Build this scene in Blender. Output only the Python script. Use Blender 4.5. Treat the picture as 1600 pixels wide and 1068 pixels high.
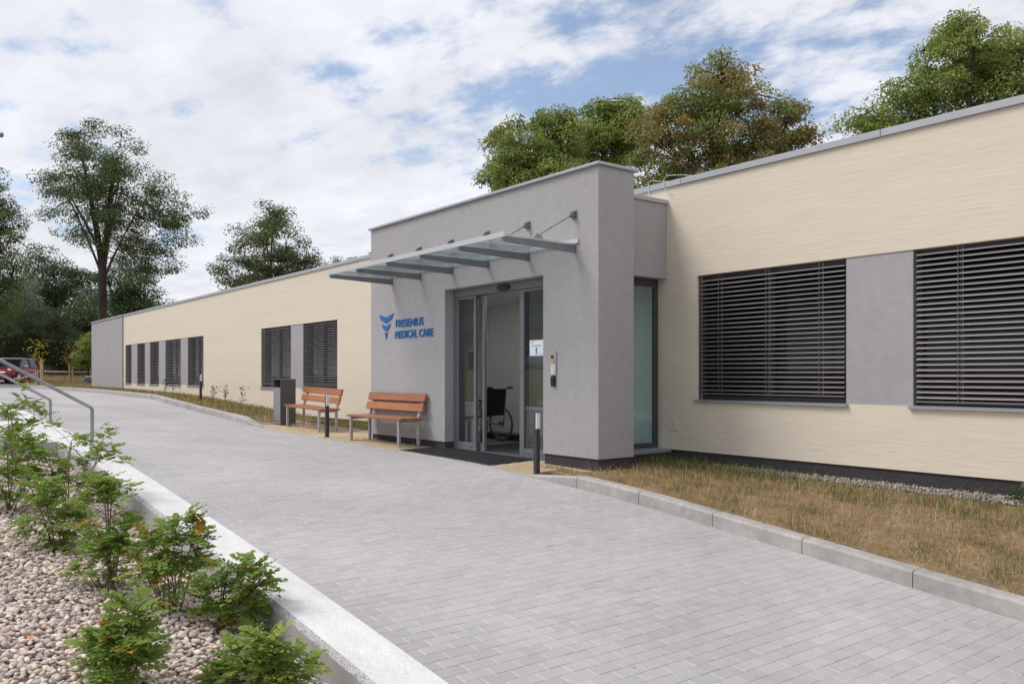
import bpy, bmesh, math, random
import numpy as np
from mathutils import Vector, Matrix

for o in list(bpy.data.objects): bpy.data.objects.remove(o)
scene = bpy.context.scene
COL = scene.collection
R_ = math.radians
random.seed(7); rng = np.random.default_rng(7)

# ------------------------------------------------------------------ camera
YAW = math.atan2(.7917, .6109)
cam_d = bpy.data.cameras.new('camera'); cam = bpy.data.objects.new('camera', cam_d); COL.objects.link(cam)
cam.location = (0, 0, 1.2); cam.rotation_euler = (math.pi/2, 0, YAW)
cam_d.sensor_width = 36; cam_d.lens = 36*1296/1600; cam_d.shift_y = 53/1600
cam_d.clip_start = .05; cam_d.clip_end = 3000
scene.camera = cam

# ------------------------------------------------------------------ light
SUN_AZ, SUN_EL = R_(232), R_(52)          # azimuth counted from +X counter-clockwise
sd = Vector((math.cos(SUN_AZ)*math.cos(SUN_EL), math.sin(SUN_AZ)*math.cos(SUN_EL), math.sin(SUN_EL)))
sun_l = bpy.data.lights.new('sun', 'SUN'); sun_l.energy = 1.5; sun_l.angle = R_(26); sun_l.color = (1, .955, .89)
sun_o = bpy.data.objects.new('sun', sun_l); COL.objects.link(sun_o); sun_o.location = sd*50
sun_o.rotation_euler = (-sd).to_track_quat('-Z', 'Y').to_euler()

world = bpy.data.worlds.new('World'); scene.world = world; world.use_nodes = True
nt = world.node_tree; N = nt.nodes; LK = nt.links
for n in list(N): N.remove(n)
def wn(t, **kw):
    n = N.new(t)
    for k, v in kw.items(): setattr(n, k, v)
    return n
def wmath(op, a, b=None, c=None, clamp=False):
    n = wn('ShaderNodeMath', operation=op, use_clamp=clamp)
    for i, v in enumerate((a, b, c)):
        if v is None: continue
        if isinstance(v, (int, float)): n.inputs[i].default_value = v
        else: LK.new(v, n.inputs[i])
    return n.outputs[0]
sky = wn('ShaderNodeTexSky', sky_type='NISHITA'); sky.sun_disc = False
sky.sun_elevation = SUN_EL; sky.sun_rotation = math.pi/2 - SUN_AZ
sky.air_density = 1.0; sky.dust_density = .6; sky.ozone_density = 1.6
tc = wn('ShaderNodeTexCoord'); sep = wn('ShaderNodeSeparateXYZ'); LK.new(tc.outputs['Generated'], sep.inputs[0])
zz = wmath('ADD', wmath('MAXIMUM', sep.outputs[2], 0.0), .16)
cmb = wn('ShaderNodeCombineXYZ')
LK.new(wmath('DIVIDE', sep.outputs[0], zz), cmb.inputs[0]); LK.new(wmath('DIVIDE', sep.outputs[1], zz), cmb.inputs[1])
mp = wn('ShaderNodeMapping'); LK.new(cmb.outputs[0], mp.inputs[0]); mp.inputs['Rotation'].default_value = (0, 0, R_(-30)); mp.inputs['Location'].default_value = (3.1, 1.7, 0); mp.inputs['Scale'].default_value = (1.0, 1.35, 1)
def wnoise(scale, detail, rough, dist, off=0.0):
    n = wn('ShaderNodeTexNoise'); n.inputs['Scale'].default_value = scale; n.inputs['Detail'].default_value = detail
    n.inputs['Roughness'].default_value = rough; n.inputs['Distortion'].default_value = dist
    if off:
        m2 = wn('ShaderNodeMapping'); m2.inputs['Location'].default_value = (off, off*.7, off*.3); LK.new(mp.outputs[0], m2.inputs[0]); LK.new(m2.outputs[0], n.inputs['Vector'])
    else: LK.new(mp.outputs[0], n.inputs['Vector'])
    return n.outputs['Fac']
n_big = wnoise(.85, 3, .5, .1); n_mid = wnoise(3.8, 9, .60, .08, 4.3); n_sh = wnoise(2.6, 8, .60, .08, 11.0)
low = wn('ShaderNodeMapRange'); LK.new(sep.outputs[2], low.inputs[0]); low.inputs[1].default_value = 0; low.inputs[2].default_value = .24; low.inputs[3].default_value = .16; low.inputs[4].default_value = 0
cov = wmath('ADD', wmath('ADD', wmath('MULTIPLY', n_big, .62), wmath('MULTIPLY', n_mid, .74)), low.outputs[0])
ramp = wn('ShaderNodeMapRange'); ramp.interpolation_type = 'SMOOTHSTEP'; LK.new(cov, ramp.inputs[0])
ramp.inputs[1].default_value = .53; ramp.inputs[2].default_value = .70; ramp.inputs[3].default_value = .16; ramp.inputs[4].default_value = .98
shd = wn('ShaderNodeMapRange'); LK.new(n_sh, shd.inputs[0]); shd.inputs[1].default_value = .3; shd.inputs[2].default_value = .66; shd.inputs[3].default_value = 5.0; shd.inputs[4].default_value = 6.5
ccol = wn('ShaderNodeMixRGB', blend_type='MULTIPLY'); ccol.inputs[0].default_value = 1; ccol.inputs[1].default_value = (.96, .97, 1.04, 1); LK.new(shd.outputs[0], ccol.inputs[2])
skym = wn('ShaderNodeMixRGB', blend_type='MULTIPLY'); skym.inputs[0].default_value = 1; LK.new(sky.outputs[0], skym.inputs[1]); skym.inputs[2].default_value = (.95, .98, 1.0, 1)
mixc = wn('ShaderNodeMixRGB'); LK.new(ramp.outputs[0], mixc.inputs[0]); LK.new(skym.outputs[0], mixc.inputs[1]); LK.new(ccol.outputs[0], mixc.inputs[2])
bg = wn('ShaderNodeBackground'); bg.inputs[1].default_value = .1; LK.new(mixc.outputs[0], bg.inputs[0])
wo = wn('ShaderNodeOutputWorld'); LK.new(bg.outputs[0], wo.inputs[0])

scene.view_settings.view_transform = 'Standard'; scene.view_settings.look = 'None'
scene.view_settings.gamma = 1; scene.view_settings.exposure = 0.62; scene.view_settings.use_curve_mapping = False

# ------------------------------------------------------------------ materials
MATS = {}
def M(name, col, rough=.7, metal=0., var=None, bump=None, spec=.5, stretch=(1, 1, 1), tint=False, trans=0., var2=None, speck=None, world_co=False):
    """var=(scale, amount) mottles the colour, bump=(scale, strength, distance, detail), tint multiplies by the mesh attribute."""
    m = bpy.data.materials.new(name); m.use_nodes = True; MATS[name] = m
    n = m.node_tree.nodes; l = m.node_tree.links
    b = n['Principled BSDF']; b.inputs['Base Color'].default_value = (*col, 1); b.inputs['Roughness'].default_value = rough
    b.inputs['Metallic'].default_value = metal; b.inputs['Specular IOR Level'].default_value = spec
    tcn = n.new('ShaderNodeTexCoord'); mpn = n.new('ShaderNodeMapping'); mpn.inputs['Scale'].default_value = stretch; l.new((n.new('ShaderNodeNewGeometry').outputs['Position'] if world_co else tcn.outputs['Object']), mpn.inputs[0])
    src = None
    def rgb(c):
        q = n.new('ShaderNodeRGB'); q.outputs[0].default_value = (*c, 1); return q.outputs[0]
    def mul(a, fac_out, lo, hi, f0=.3, f1=.7):
        r = n.new('ShaderNodeMapRange'); l.new(fac_out, r.inputs[0]); r.inputs[1].default_value = f0; r.inputs[2].default_value = f1; r.inputs[3].default_value = lo; r.inputs[4].default_value = hi
        x = n.new('ShaderNodeMixRGB'); x.blend_type = 'MULTIPLY'; x.inputs[0].default_value = 1; l.new(a, x.inputs[1]); l.new(r.outputs[0], x.inputs[2]); return x.outputs[0]
    def noise(scale, det=5, vec=mpn.outputs[0], rough_=.55):
        t = n.new('ShaderNodeTexNoise'); t.inputs['Scale'].default_value = scale; t.inputs['Detail'].default_value = det; t.inputs['Roughness'].default_value = rough_; l.new(vec, t.inputs['Vector']); return t.outputs['Fac']
    if var or tint or var2 or speck: src = rgb(col)
    if tint:
        a = n.new('ShaderNodeAttribute'); a.attribute_name = 'tint'
        x = n.new('ShaderNodeMixRGB'); x.blend_type = 'MULTIPLY'; x.inputs[0].default_value = 1; l.new(src, x.inputs[1]); l.new(a.outputs['Color'], x.inputs[2]); src = x.outputs[0]
    for v in (var, var2):
        if v: src = mul(src, noise(v[0]), 1-v[1], 1+v[1])
    if speck: src = mul(src, noise(speck[0], 2), 1-speck[1], 1+speck[1], .42, .58)
    if src: l.new(src, b.inputs['Base Color'])
    if bump:
        bn = n.new('ShaderNodeBump'); bn.inputs['Strength'].default_value = bump[1]; bn.inputs['Distance'].default_value = bump[2]
        l.new(noise(bump[0], bump[3] if len(bump) > 3 else 6), bn.inputs['Height']); l.new(bn.outputs[0], b.inputs['Normal'])
    if trans:
        tr = n.new('ShaderNodeBsdfTranslucent'); mx = n.new('ShaderNodeMixShader'); mx.inputs[0].default_value = trans
        if src: l.new(src, tr.inputs[0])
        else: tr.inputs[0].default_value = (*col, 1)
        l.new(b.outputs[0], mx.inputs[1]); l.new(tr.outputs[0], mx.inputs[2]); l.new(mx.outputs[0], n['Material Output'].inputs[0])
    return m
def glass_mat(name, tintc, refl=1.0, rough=0.0, body=0.0, bodyc=(.5, .6, .6)):
    m = bpy.data.materials.new(name); m.use_nodes = True; MATS[name] = m
    n = m.node_tree.nodes; l = m.node_tree.links; n.remove(n['Principled BSDF'])
    t = n.new('ShaderNodeBsdfTransparent'); t.inputs[0].default_value = (*tintc, 1)
    g = n.new('ShaderNodeBsdfGlossy'); g.inputs['Roughness'].default_value = rough; g.inputs[0].default_value = (refl, refl, refl, 1)
    fr = n.new('ShaderNodeFresnel'); fr.inputs[0].default_value = 1.55
    gm_ = n.new('ShaderNodeNewGeometry'); mr = n.new('ShaderNodeMapRange'); mr.inputs[3].default_value = 1.55; mr.inputs[4].default_value = 1/1.55; l.new(gm_.outputs['Backfacing'], mr.inputs[0]); l.new(mr.outputs[0], fr.inputs[0])
    last = t.outputs[0]
    if body:
        d = n.new('ShaderNodeBsdfDiffuse'); d.inputs[0].default_value = (*bodyc, 1)
        tl = n.new('ShaderNodeBsdfTranslucent'); tl.inputs[0].default_value = (*bodyc, 1)
        m0 = n.new('ShaderNodeMixShader'); m0.inputs[0].default_value = .5; l.new(d.outputs[0], m0.inputs[1]); l.new(tl.outputs[0], m0.inputs[2])
        m1 = n.new('ShaderNodeMixShader'); m1.inputs[0].default_value = body; l.new(last, m1.inputs[1]); l.new(m0.outputs[0], m1.inputs[2]); last = m1.outputs[0]
    mx = n.new('ShaderNodeMixShader'); l.new(fr.outputs[0], mx.inputs[0]); l.new(last, mx.inputs[1]); l.new(g.outputs[0], mx.inputs[2]); l.new(mx.outputs[0], n['Material Output'].inputs[0])
    return m

M('beige_plaster', (.715, .64, .53), .9, var=(.5, .045), var2=(12, .05), speck=(30, .03), bump=(13, .4, .008, 10), stretch=(.12, 1, 3.4), spec=.2)
M('grey_plaster', (.39, .376, .38), .92, var=(.7, .035), var2=(9, .05), speck=(90, .05), bump=(70, .5, .006, 6), spec=.2)
M('grey_plaster_panel', (.385, .372, .39), .92, var=(1.2, .05), var2=(7, .05), bump=(55, .3, .005, 4), spec=.2)
M('plinth_granule', (.062, .055, .058), .95, speck=(160, .35), bump=(150, .6, .006, 2), spec=.15)
M('cap_metal', (.42, .435, .46), .42, .35, var=(2, .06))
M('sill_metal', (.36, .375, .41), .4, .4, var=(3, .05))
M('frame_grey', (.165, .165, .185), .45, .1, var=(3, .04))
M('frame_dark', (.06, .06, .066), .45)
M('rubber_black', (.012, .012, .013), .7)
M('black_plastic', (.014, .014, .015), .45)
M('slat_metal', (.155, .145, .15), .45, .2, var=(4, .06))
M('cord_black', (.03, .03, .03), .8)
M('window_glass', (.008, .009, .010), .03, spec=.3)
M('galvanised', (.33, .35, .37), .42, .65, var=(14, .14), var2=(60, .08))
M('steel_dark', (.20, .215, .23), .5, .35, var=(8, .1))
M('fascia_light', (.55, .57, .59), .45, .3)
M('bench_wood', (.34, .128, .048), .5, var=(2.2, .2), var2=(14, .14), bump=(24, .25, .003, 4), stretch=(.35, 4, 4), tint=True)
M('bench_steel', (.40, .40, .41), .45, .5, var=(8, .08))
M('bin_front', (.26, .265, .285), .5, .2, var=(2, .05))
M('bin_dark', (.085, .083, .09), .55, .1, var=(3, .08))
M('bollard_dark', (.045, .042, .046), .5, .15, var=(6, .12))
M('bollard_light', (.72, .72, .73), .4)
M('mat_rubber', (.06, .06, .066), .7)
M('carpet', (.045, .045, .05), .95, speck=(150, .3))
M('paver_grey', (.436, .416, .414), .72, tint=True, var=(.5, .12), var2=(7, .05), speck=(220, .10), bump=(190, .3, .002, 3), spec=.55, world_co=True)
M('paver_joint', (.56, .53, .52), .95, var=(1.5, .12), speck=(200, .12))
M('paving_far', (.44, .415, .425), .72, var=(.45, .08), var2=(5, .05))
M('paver_sand', (.50, .385, .245), .9, tint=True, var=(1.2, .07), speck=(220, .10), bump=(190, .3, .002, 3), spec=.2, world_co=True)
M('kerb_concrete', (.40, .378, .355), .9, var=(1.6, .18), var2=(11, .13), speck=(140, .08), bump=(90, .4, .003, 4), spec=.25)
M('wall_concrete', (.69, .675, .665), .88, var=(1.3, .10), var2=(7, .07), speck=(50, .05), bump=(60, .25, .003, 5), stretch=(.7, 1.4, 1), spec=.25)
M('wall_arris', (.47, .46, .46), .95, var=(18, .22), speck=(120, .3), bump=(70, .9, .012, 5))
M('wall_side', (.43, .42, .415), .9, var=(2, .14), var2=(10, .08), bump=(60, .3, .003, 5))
M('soil', (.25, .18, .105), .97, var=(3, .25), var2=(22, .3), bump=(30, .8, .02, 6), spec=.1)
M('dry_ground', (.25, .195, .10), .97, var=(.25, .22), var2=(6, .25), bump=(10, .8, .05, 6), spec=.1)
M('asphalt', (.20, .20, .205), .93, var=(.6, .1), speck=(60, .15))
M('grit', (.27, .225, .19), .95, var=(14, .3), bump=(50, .9, .02, 4))
M('pebble', (.63, .56, .505), .85, tint=True, var=(30, .12), spec=.3)
M('pebble_grey', (.40, .365, .34), .85, tint=True, var=(30, .12), spec=.3)
M('grass', (1, 1, 1), .85, tint=True, trans=.25, spec=.15)
M('leaf', (1, 1, 1), .55, tint=True, trans=.32, spec=.35)
M('rose_leaf', (1, 1, 1), .6, tint=True, trans=.42, spec=.2)
M('bark', (.075, .06, .05), .95, var=(3, .3), bump=(14, .9, .03, 6), stretch=(1, 1, .25), spec=.1)
M('rose_stem', (.13, .085, .055), .9, var=(20, .2))
M('stake_wood', (.52, .34, .17), .8, var=(6, .15), stretch=(4, 4, .6))
M('interior_white', (.86, .87, .87), .8, var=(1, .02))
M('interior_floor', (.30, .29, .28), .5, var=(2, .06))
M('paper', (.85, .86, .89), .7)
M('sign_blue', (.006, .115, .37), .5)
M('arrow_blue', (.03, .33, .55), .6)
M('ink', (.16, .17, .20), .7)
M('intercom_steel', (.50, .50, .50), .35, .7, var=(20, .05))
M('orange_button', (.75, .28, .04), .5)
M('plate_cream', (.72, .65, .53), .6)
M('chair_fabric', (.006, .006, .007), .85, bump=(200, .3, .001, 2))
M('chrome', (.62, .63, .64), .18, .95)
M('tyre_grey', (.10, .10, .10), .8)
M('car_red', (.22, .012, .02), .28, .25, spec=.6)
M('car_white', (.75, .76, .77), .3)
M('car_silver', (.6, .61, .63), .3, .4)
M('car_glass', (.015, .02, .022), .04, spec=.7)
M('headlight', (.7, .72, .75), .12, .3)
M('rosehip', (.65, .16, .03), .4)
M('rose_pink', (.45, .02, .12), .6)
M('fallen_leaf', (.62, .25, .07), .8, var=(30, .25))
M('house_wall', (.47, .30, .235), .9, var=(1, .06))
M('house_roof', (.07, .055, .05), .85, var=(2, .1))
M('white_wire', (.7, .7, .69), .5)
glass_mat('door_glass', (.80, .84, .83), .95)
glass_mat('side_glass', (.76, .88, .86), .9)
glass_mat('canopy_glass', (.90, .95, .95), .8, .03, .16, (.80, .88, .88))
em = M('lamp_glow', (.9, .9, .88), .5); em.node_tree.nodes['Principled BSDF'].inputs['Emission Color'].default_value = (1, .97, .92, 1); em.node_tree.nodes['Principled BSDF'].inputs['Emission Strength'].default_value = 40.0
# red and white barrier tape
tm = M('barrier_tape', (.8, .8, .8), .5); n_ = tm.node_tree.nodes; l_ = tm.node_tree.links
uvn = n_.new('ShaderNodeAttribute'); uvn.attribute_name = 'tint'; l_.new(uvn.outputs['Color'], n_['Principled BSDF'].inputs['Base Color'])

# ------------------------------------------------------------------ builders
def world_loc(o):
    v = Vector((0, 0, 0))
    while o is not None: v += o.location; o = o.parent
    return v
def tag(o, label=None, cat=None, group=None, kind=None):
    if label: o['label'] = label
    if cat: o['category'] = cat
    if group: o['group'] = group
    if kind: o['kind'] = kind
    return o
def empty(name, loc=(0, 0, 0), label=None, cat=None, group=None, kind=None, parent=None):
    o = bpy.data.objects.new(name, None); COL.objects.link(o); o.location = loc; o.empty_display_size = .2
    if parent: o.parent = parent; o.location = Vector(loc) - world_loc(parent)
    return tag(o, label, cat, group, kind)
def link_mesh(name, me, parent=None, mat=None):
    o = bpy.data.objects.new(name, me); COL.objects.link(o)
    if mat and not me.materials: me.materials.append(MATS[mat])
    if parent: o.parent = parent
    return o
def np_mesh(name, verts, faces, mat, tint=None, smooth=False, tri=False):
    """verts (n,3), faces (m,k) with constant k."""
    verts = np.asarray(verts, dtype=np.float32); faces = np.asarray(faces, dtype=np.int32)
    me = bpy.data.meshes.new(name); k = faces.shape[1]
    me.vertices.add(len(verts)); me.vertices.foreach_set('co', verts.ravel())
    me.loops.add(faces.size); me.loops.foreach_set('vertex_index', faces.ravel())
    me.polygons.add(len(faces)); me.polygons.foreach_set('loop_start', np.arange(0, faces.size, k, dtype=np.int32))
    me.polygons.foreach_set('loop_total', np.full(len(faces), k, dtype=np.int32))
    me.polygons.foreach_set('use_smooth', np.full(len(faces), bool(smooth)))
    me.update(calc_edges=True)
    if tint is not None:
        a = me.attributes.new('tint', 'FLOAT_COLOR', 'POINT'); t = np.ones((len(verts), 4), dtype=np.float32); t[:, :3] = tint; a.data.foreach_set('color', t.ravel())
    me.materials.append(MATS[mat]); return me
class MB:
    def __init__(s): s.v = []; s.f = []; s.sm = []
    def add(s, vs, fs, smooth=False):
        b = len(s.v); s.v += [tuple(v) for v in vs]; s.f += [tuple(i+b for i in f) for f in fs]; s.sm += [smooth]*len(fs); return s
    def box(s, x0, x1, y0, y1, z0, z1, ch=0., mat=None):
        if x0 > x1: x0, x1 = x1, x0
        if y0 > y1: y0, y1 = y1, y0
        if z0 > z1: z0, z1 = z1, z0
        if ch <= 0:
            vs = [(x, y, z) for x in (x0, x1) for y in (y0, y1) for z in (z0, z1)]
            fs = [(0, 1, 3, 2), (4, 6, 7, 5), (0, 4, 5, 1), (2, 3, 7, 6), (0, 2, 6, 4), (1, 5, 7, 3)]
        else:
            bm = bmesh.new(); bmesh.ops.create_cube(bm, size=1)
            for v in bm.verts: v.co = Vector(((x0+x1)/2+v.co.x*(x1-x0), (y0+y1)/2+v.co.y*(y1-y0), (z0+z1)/2+v.co.z*(z1-z0)))
            bmesh.ops.bevel(bm, geom=bm.edges[:], offset=min(ch, (x1-x0)*.45, (y1-y0)*.45, (z1-z0)*.45), segments=1, affect='EDGES')
            bm.verts.index_update(); vs = [v.co.copy() for v in bm.verts]; fs = [[v.index for v in f.verts] for f in bm.faces]; bm.free()
        if mat is not None: vs = [mat @ Vector(v) for v in vs]
        return s.add(vs, fs)
    def tube(s, pts, r, n=10, cap=True, r1=None):
        pts = [Vector(p) for p in pts]; m = len(pts); vs = []; fs = []
        up = None
        for i, p in enumerate(pts):
            d = (pts[min(i+1, m-1)]-pts[max(i-1, 0)]).normalized()
            if up is None: up = d.orthogonal().normalized()
            a = (up - d*up.dot(d)); a = a.normalized() if a.length > 1e-6 else d.orthogonal().normalized(); up = a; b = d.cross(a)
            rr = r if r1 is None else r+(r1-r)*i/(m-1)
            for k in range(n):
                t = 2*math.pi*k/n; vs.append(p+a*(rr*math.cos(t))+b*(rr*math.sin(t)))
        for i in range(m-1):
            for k in range(n):
                fs.append((i*n+k, i*n+(k+1) % n, (i+1)*n+(k+1) % n, (i+1)*n+k))
        s.add(vs, fs, True)
        if cap: s.add(vs[:n], [tuple(range(n))[::-1]]); s.add(vs[-n:], [tuple(range(n))])
        return s
    def torus(s, c, axis, R, r, n=28, k=8):
        axis = Vector(axis).normalized(); a = axis.orthogonal().normalized(); b = axis.cross(a); c = Vector(c); vs = []; fs = []
        for i in range(n):
            t = 2*math.pi*i/n; d = a*math.cos(t)+b*math.sin(t)
            for j in range(k):
                u = 2*math.pi*j/k; vs.append(c+d*(R+r*math.cos(u))+axis*(r*math.sin(u)))
        for i in range(n):
            for j in range(k): fs.append((i*k+j, ((i+1) % n)*k+j, ((i+1) % n)*k+(j+1) % k, i*k+(j+1) % k))
        return s.add(vs, fs, True)
    def prism(s, poly, axis, a0, a1):
        """poly of 2D points extruded along axis 0/1/2; the 2D coordinates are the other two axes in order."""
        def mk(p, a):
            q = list(p); q.insert(axis, a); return tuple(q)
        n = len(poly); vs = [mk(p, a0) for p in poly]+[mk(p, a1) for p in poly]
        fs = [tuple(range(n)), tuple(range(2*n-1, n-1, -1))]+[(i, i+n, (i+1) % n+n, (i+1) % n) for i in range(n)]
        bm = bmesh.new(); bv = [bm.verts.new(v) for v in vs]
        for f in fs: bm.faces.new([bv[i] for i in f])
        bmesh.ops.recalc_face_normals(bm, faces=bm.faces[:]); bm.verts.index_update()
        fs = [[v.index for v in f.verts] for f in bm.faces]; bm.free()
        return s.add(vs, fs)
    def mesh(s, name, mat, off=(0, 0, 0), tint=None):
        me = bpy.data.meshes.new(name); me.from_pydata([(v[0]-off[0], v[1]-off[1], v[2]-off[2]) for v in s.v], [], s.f)
        me.polygons.foreach_set('use_smooth', s.sm); me.materials.append(MATS[mat])
        if tint is not None:
            a = me.attributes.new('tint', 'FLOAT_COLOR', 'POINT'); a.data.foreach_set('color', [c for _ in s.v for c in (*tint, 1)])
        me.update(); return me
    def build(s, name, mat, parent=None, tint=None):
        off = world_loc(parent) if parent else (0, 0, 0)
        return link_mesh(name, s.mesh(name, mat, off, tint), parent)
def copy_tree(o, parent=None):
    c = o.copy(); COL.objects.link(c); c.parent = parent
    for ch in list(o.children): copy_tree(ch, c)
    return c
def B(x0, x1, y0, y1, z0, z1, ch=0.): return MB().box(x0, x1, y0, y1, z0, z1, ch)
def spot(bearing, dist):
    """ground point at a bearing (tangent right of the viewing axis) and a distance along the axis."""
    return (-.7917+.6109*bearing)*dist, (.6109+.7917*bearing)*dist

# ------------------------------------------------------------------ levels of the ground
LX = np.array([-200, -60, -27, -20, -13.9, -10.73, -8, -5.32, -3.72, -2, 2, 8, 200.]); LZ = np.array([.57, .57, .57, .50, .292, .137, -.065, -.287, -.45, -.62, -1.0, -1.5, -1.5])
RX = np.array([-200, -60, -34, -26.2, -22, -17.4, -14, -11.75, -9.23, -7.27, -6.3, -5.29, -4.31, -3.3, -2.49, -1.5, 2, 8, 200.]); RZ = np.array([.57, .57, .57, .51, .29, .09, .035, .01, -.025, -.129, -.191, -.297, -.39, -.498, -.574, -.68, -1.02, -1.5, -1.5])
def sm_interp(x, X, Z, w=.5):
    x = np.asarray(x, float); return sum(np.interp(x+d, X, Z) for d in (-w, -w/2, 0, w/2, w))/5
def Lz(x): return sm_interp(x, LX, LZ, .9)
def Rz(x): return sm_interp(x, RX, RZ, .5)
YW0, YW1, YK = 2.07, 2.44, 6.60
def road_z(x, y):
    v = np.clip((np.asarray(y, float)-YW1)/(YK-YW1), 0, 1); return Lz(x)*(1-v)+Rz(x)*v
def gravel_z(x, y): return Lz(x)-.20+.10*(YW0-np.asarray(y, float))
def wall_ground(x): return np.interp(x, [-60, -41, -30, -23.3, -19, -13, -8, 5], [.57, .55, .45, .20, .03, -.02, -.045, -.06])
def lawn_z(x, y):
    x = np.asarray(x, float); v = np.clip((np.asarray(y, float)-(YK+.15))/(9.28-YK-.15), 0, 1); z = (Rz(x)+.125)*(1-v)+wall_ground(x)*v
    return np.where(x < -18, np.minimum(z, .12+np.maximum(0, -18.4-x)*.14), z)
def sstep(a, b, x):
    t = np.clip((np.asarray(x, float)-a)/(b-a), 0, 1); return t*t*(3-2*t)
def terrain_z(x, y):
    x = np.asarray(x, float); y = np.asarray(y, float)
    far = .56+.27*sstep(-51, -57, x)+.36*sstep(-58, -68, x)*sstep(6, 9, y)
    far = far-1.75*sstep(10.1, 10.9, y)*sstep(-50.5, -53, x)*(1-sstep(-61, -64.5, x))
    nr = np.minimum(np.minimum(Lz(x), Rz(x))-.45, .05)
    nr = nr+sstep(0, -6, y)*(Lz(x)+.9-nr)
    u = sstep(-48.2, -50.5, x)
    near = nr*(1-sstep(24, 40, y))+.3*sstep(24, 40, y)
    return near*(1-u)+far*u
def grid_mesh(name, xs, ys, zf, mat):
    X, Y = np.meshgrid(xs, ys, indexing='ij'); Z = zf(X, Y); V = np.stack([X, Y, Z], -1).reshape(-1, 3)
    ny = len(ys); i, j = np.meshgrid(np.arange(len(xs)-1), np.arange(ny-1), indexing='ij'); a = (i*ny+j).ravel()
    F = np.stack([a, a+ny, a+ny+1, a+1], -1)
    if xs[1] < xs[0]: F = F[:, ::-1]
    return np_mesh(name, V, F, mat, smooth=True)

# ================================================================== SETTING: ground
xs = np.unique(np.concatenate([np.linspace(-900, -120, 14), np.linspace(-120, -70, 26), np.linspace(-70, -48, 56), np.linspace(-48, 12, 61), np.linspace(12, 500, 14)]))
ys = np.unique(np.concatenate([np.linspace(-500, -40, 14), np.linspace(-40, 5, 24), np.linspace(5, 20, 46), np.linspace(20, 60, 15), np.linspace(60, 900, 16)]))
tag(link_mesh('ground', grid_mesh('ground', xs, ys, terrain_z, 'dry_ground')), kind='structure')

# paved drive: bedding sheet, far sheet and single pavers
road = tag(link_mesh('road', grid_mesh('road', np.arange(3, -30.01, -.25), np.linspace(YW1-.01, YK, 9), lambda x, y: road_z(x, y)-.0028, 'paver_joint')), kind='structure')
link_mesh('road_surface', grid_mesh('road_surface', np.linspace(-30, -54, 60), np.linspace(YW1-.01, YK, 9), road_z, 'paving_far'), road)
def paver_mesh(name, lx, ly, mat, t, ch=.0022, h=.03):
    a, b = lx/2, ly/2; m = MB()
    o = [(-a, -b), (a, -b), (a, b), (-a, b)]; i = [(-a+ch, -b+ch), (a-ch, -b+ch), (a-ch, b-ch), (-a+ch, b-ch)]
    vs = [(*p, 0) for p in i]+[(*p, -ch) for p in o]+[(*p, -h) for p in o]
    fs = [(0, 1, 2, 3)]+[(k+4, (k+1) % 4+4, (k+1) % 4, k) for k in range(4)]+[(k+8, (k+1) % 4+8, (k+1) % 4+4, k+4) for k in range(4)]
    return m.add(vs, fs).mesh(name, mat, tint=t)
def lay_pavers(parent, slots, zf, mat, near, name='paver', amp=.09):
    """slots: (x, y, lx, ly); the nearest `near` in front of the camera are objects, the rest one mesh."""
    vis = []
    for s in slots:
        d = -.7917*s[0]+.6109*s[1]; l = .6109*s[0]+.7917*s[1]; z = 1.2-float(zf(s[0], s[1]))
        inside = d > .5 and abs(l/d) < .6175 and z/d < .372
        vis.append((0 if inside else 1, d, s))
    vis.sort(key=lambda q: (q[0], q[1]))
    cache = {}; V = []; F = []; T = []
    full = (max(s[2] for s in slots), max(s[3] for s in slots))
    cnt = 0
    for ins, d, (x, y, lx, ly) in vis:
        t = 1+random.gauss(0, amp*.55); w = random.gauss(0, .004)
        jit = random.gauss(0, .0007); tx, ty = random.gauss(0, .0018), random.gauss(0, .0018)
        e = .06
        gx = float(zf(x+e, y)-zf(x-e, y))/(2*e)+tx; gy = float(zf(x, y+e)-zf(x, y-e))/(2*e)+ty; z0 = float(zf(x, y))+jit
        if cnt < near and ins == 0:
            cnt += 1
            key = (round(lx, 3), round(ly, 3), random.randrange(7) if (lx, ly) == full else 0)
            if key not in cache:
                tt = 1+[-.10, -.06, -.03, 0, .03, .05, .09][key[2]]*amp/.09
                cache[key] = paver_mesh(name, lx, ly, mat, (tt+w, tt, tt-w))
            o = bpy.data.objects.new(name, cache[key]); COL.objects.link(o); o.parent = parent
            ax = Vector((1, 0, gx)).normalized(); ay = Vector((0, 1, gy)); az = ax.cross(ay).normalized(); ay = az.cross(ax)
            o.matrix_local = Matrix(((ax.x, ay.x, az.x, x), (ax.y, ay.y, az.y, y), (ax.z, ay.z, az.z, z0), (0, 0, 0, 1)))
            continue
        a, b, ch, h = lx/2, ly/2, .0022, .03; k = len(V)
        o = [(-a, -b), (a, -b), (a, b), (-a, b)]; i = [(-a+ch, -b+ch), (a-ch, -b+ch), (a-ch, b-ch), (-a+ch, b-ch)]
        for pts, dz in ((i, 0), (o, -ch), (o, -h)):
            for p in pts: V.append((x+p[0], y+p[1], z0+gx*p[0]+gy*p[1]+dz)); T.append((t+w, t, t-w))
        F.append((k, k+1, k+2, k+3))
        for q in range(4):
            r = (q+1) % 4; F.append((k+q+4, k+r+4, k+r, k+q)); F.append((k+q+8, k+r+8, k+r+4, k+q+4))
    me = np_mesh(name+'s', V, F, mat, tint=np.array(T))
    tag(link_mesh(name+'s', me, parent), kind='stuff')
slots = []
row = 0; x = 2.0
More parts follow.
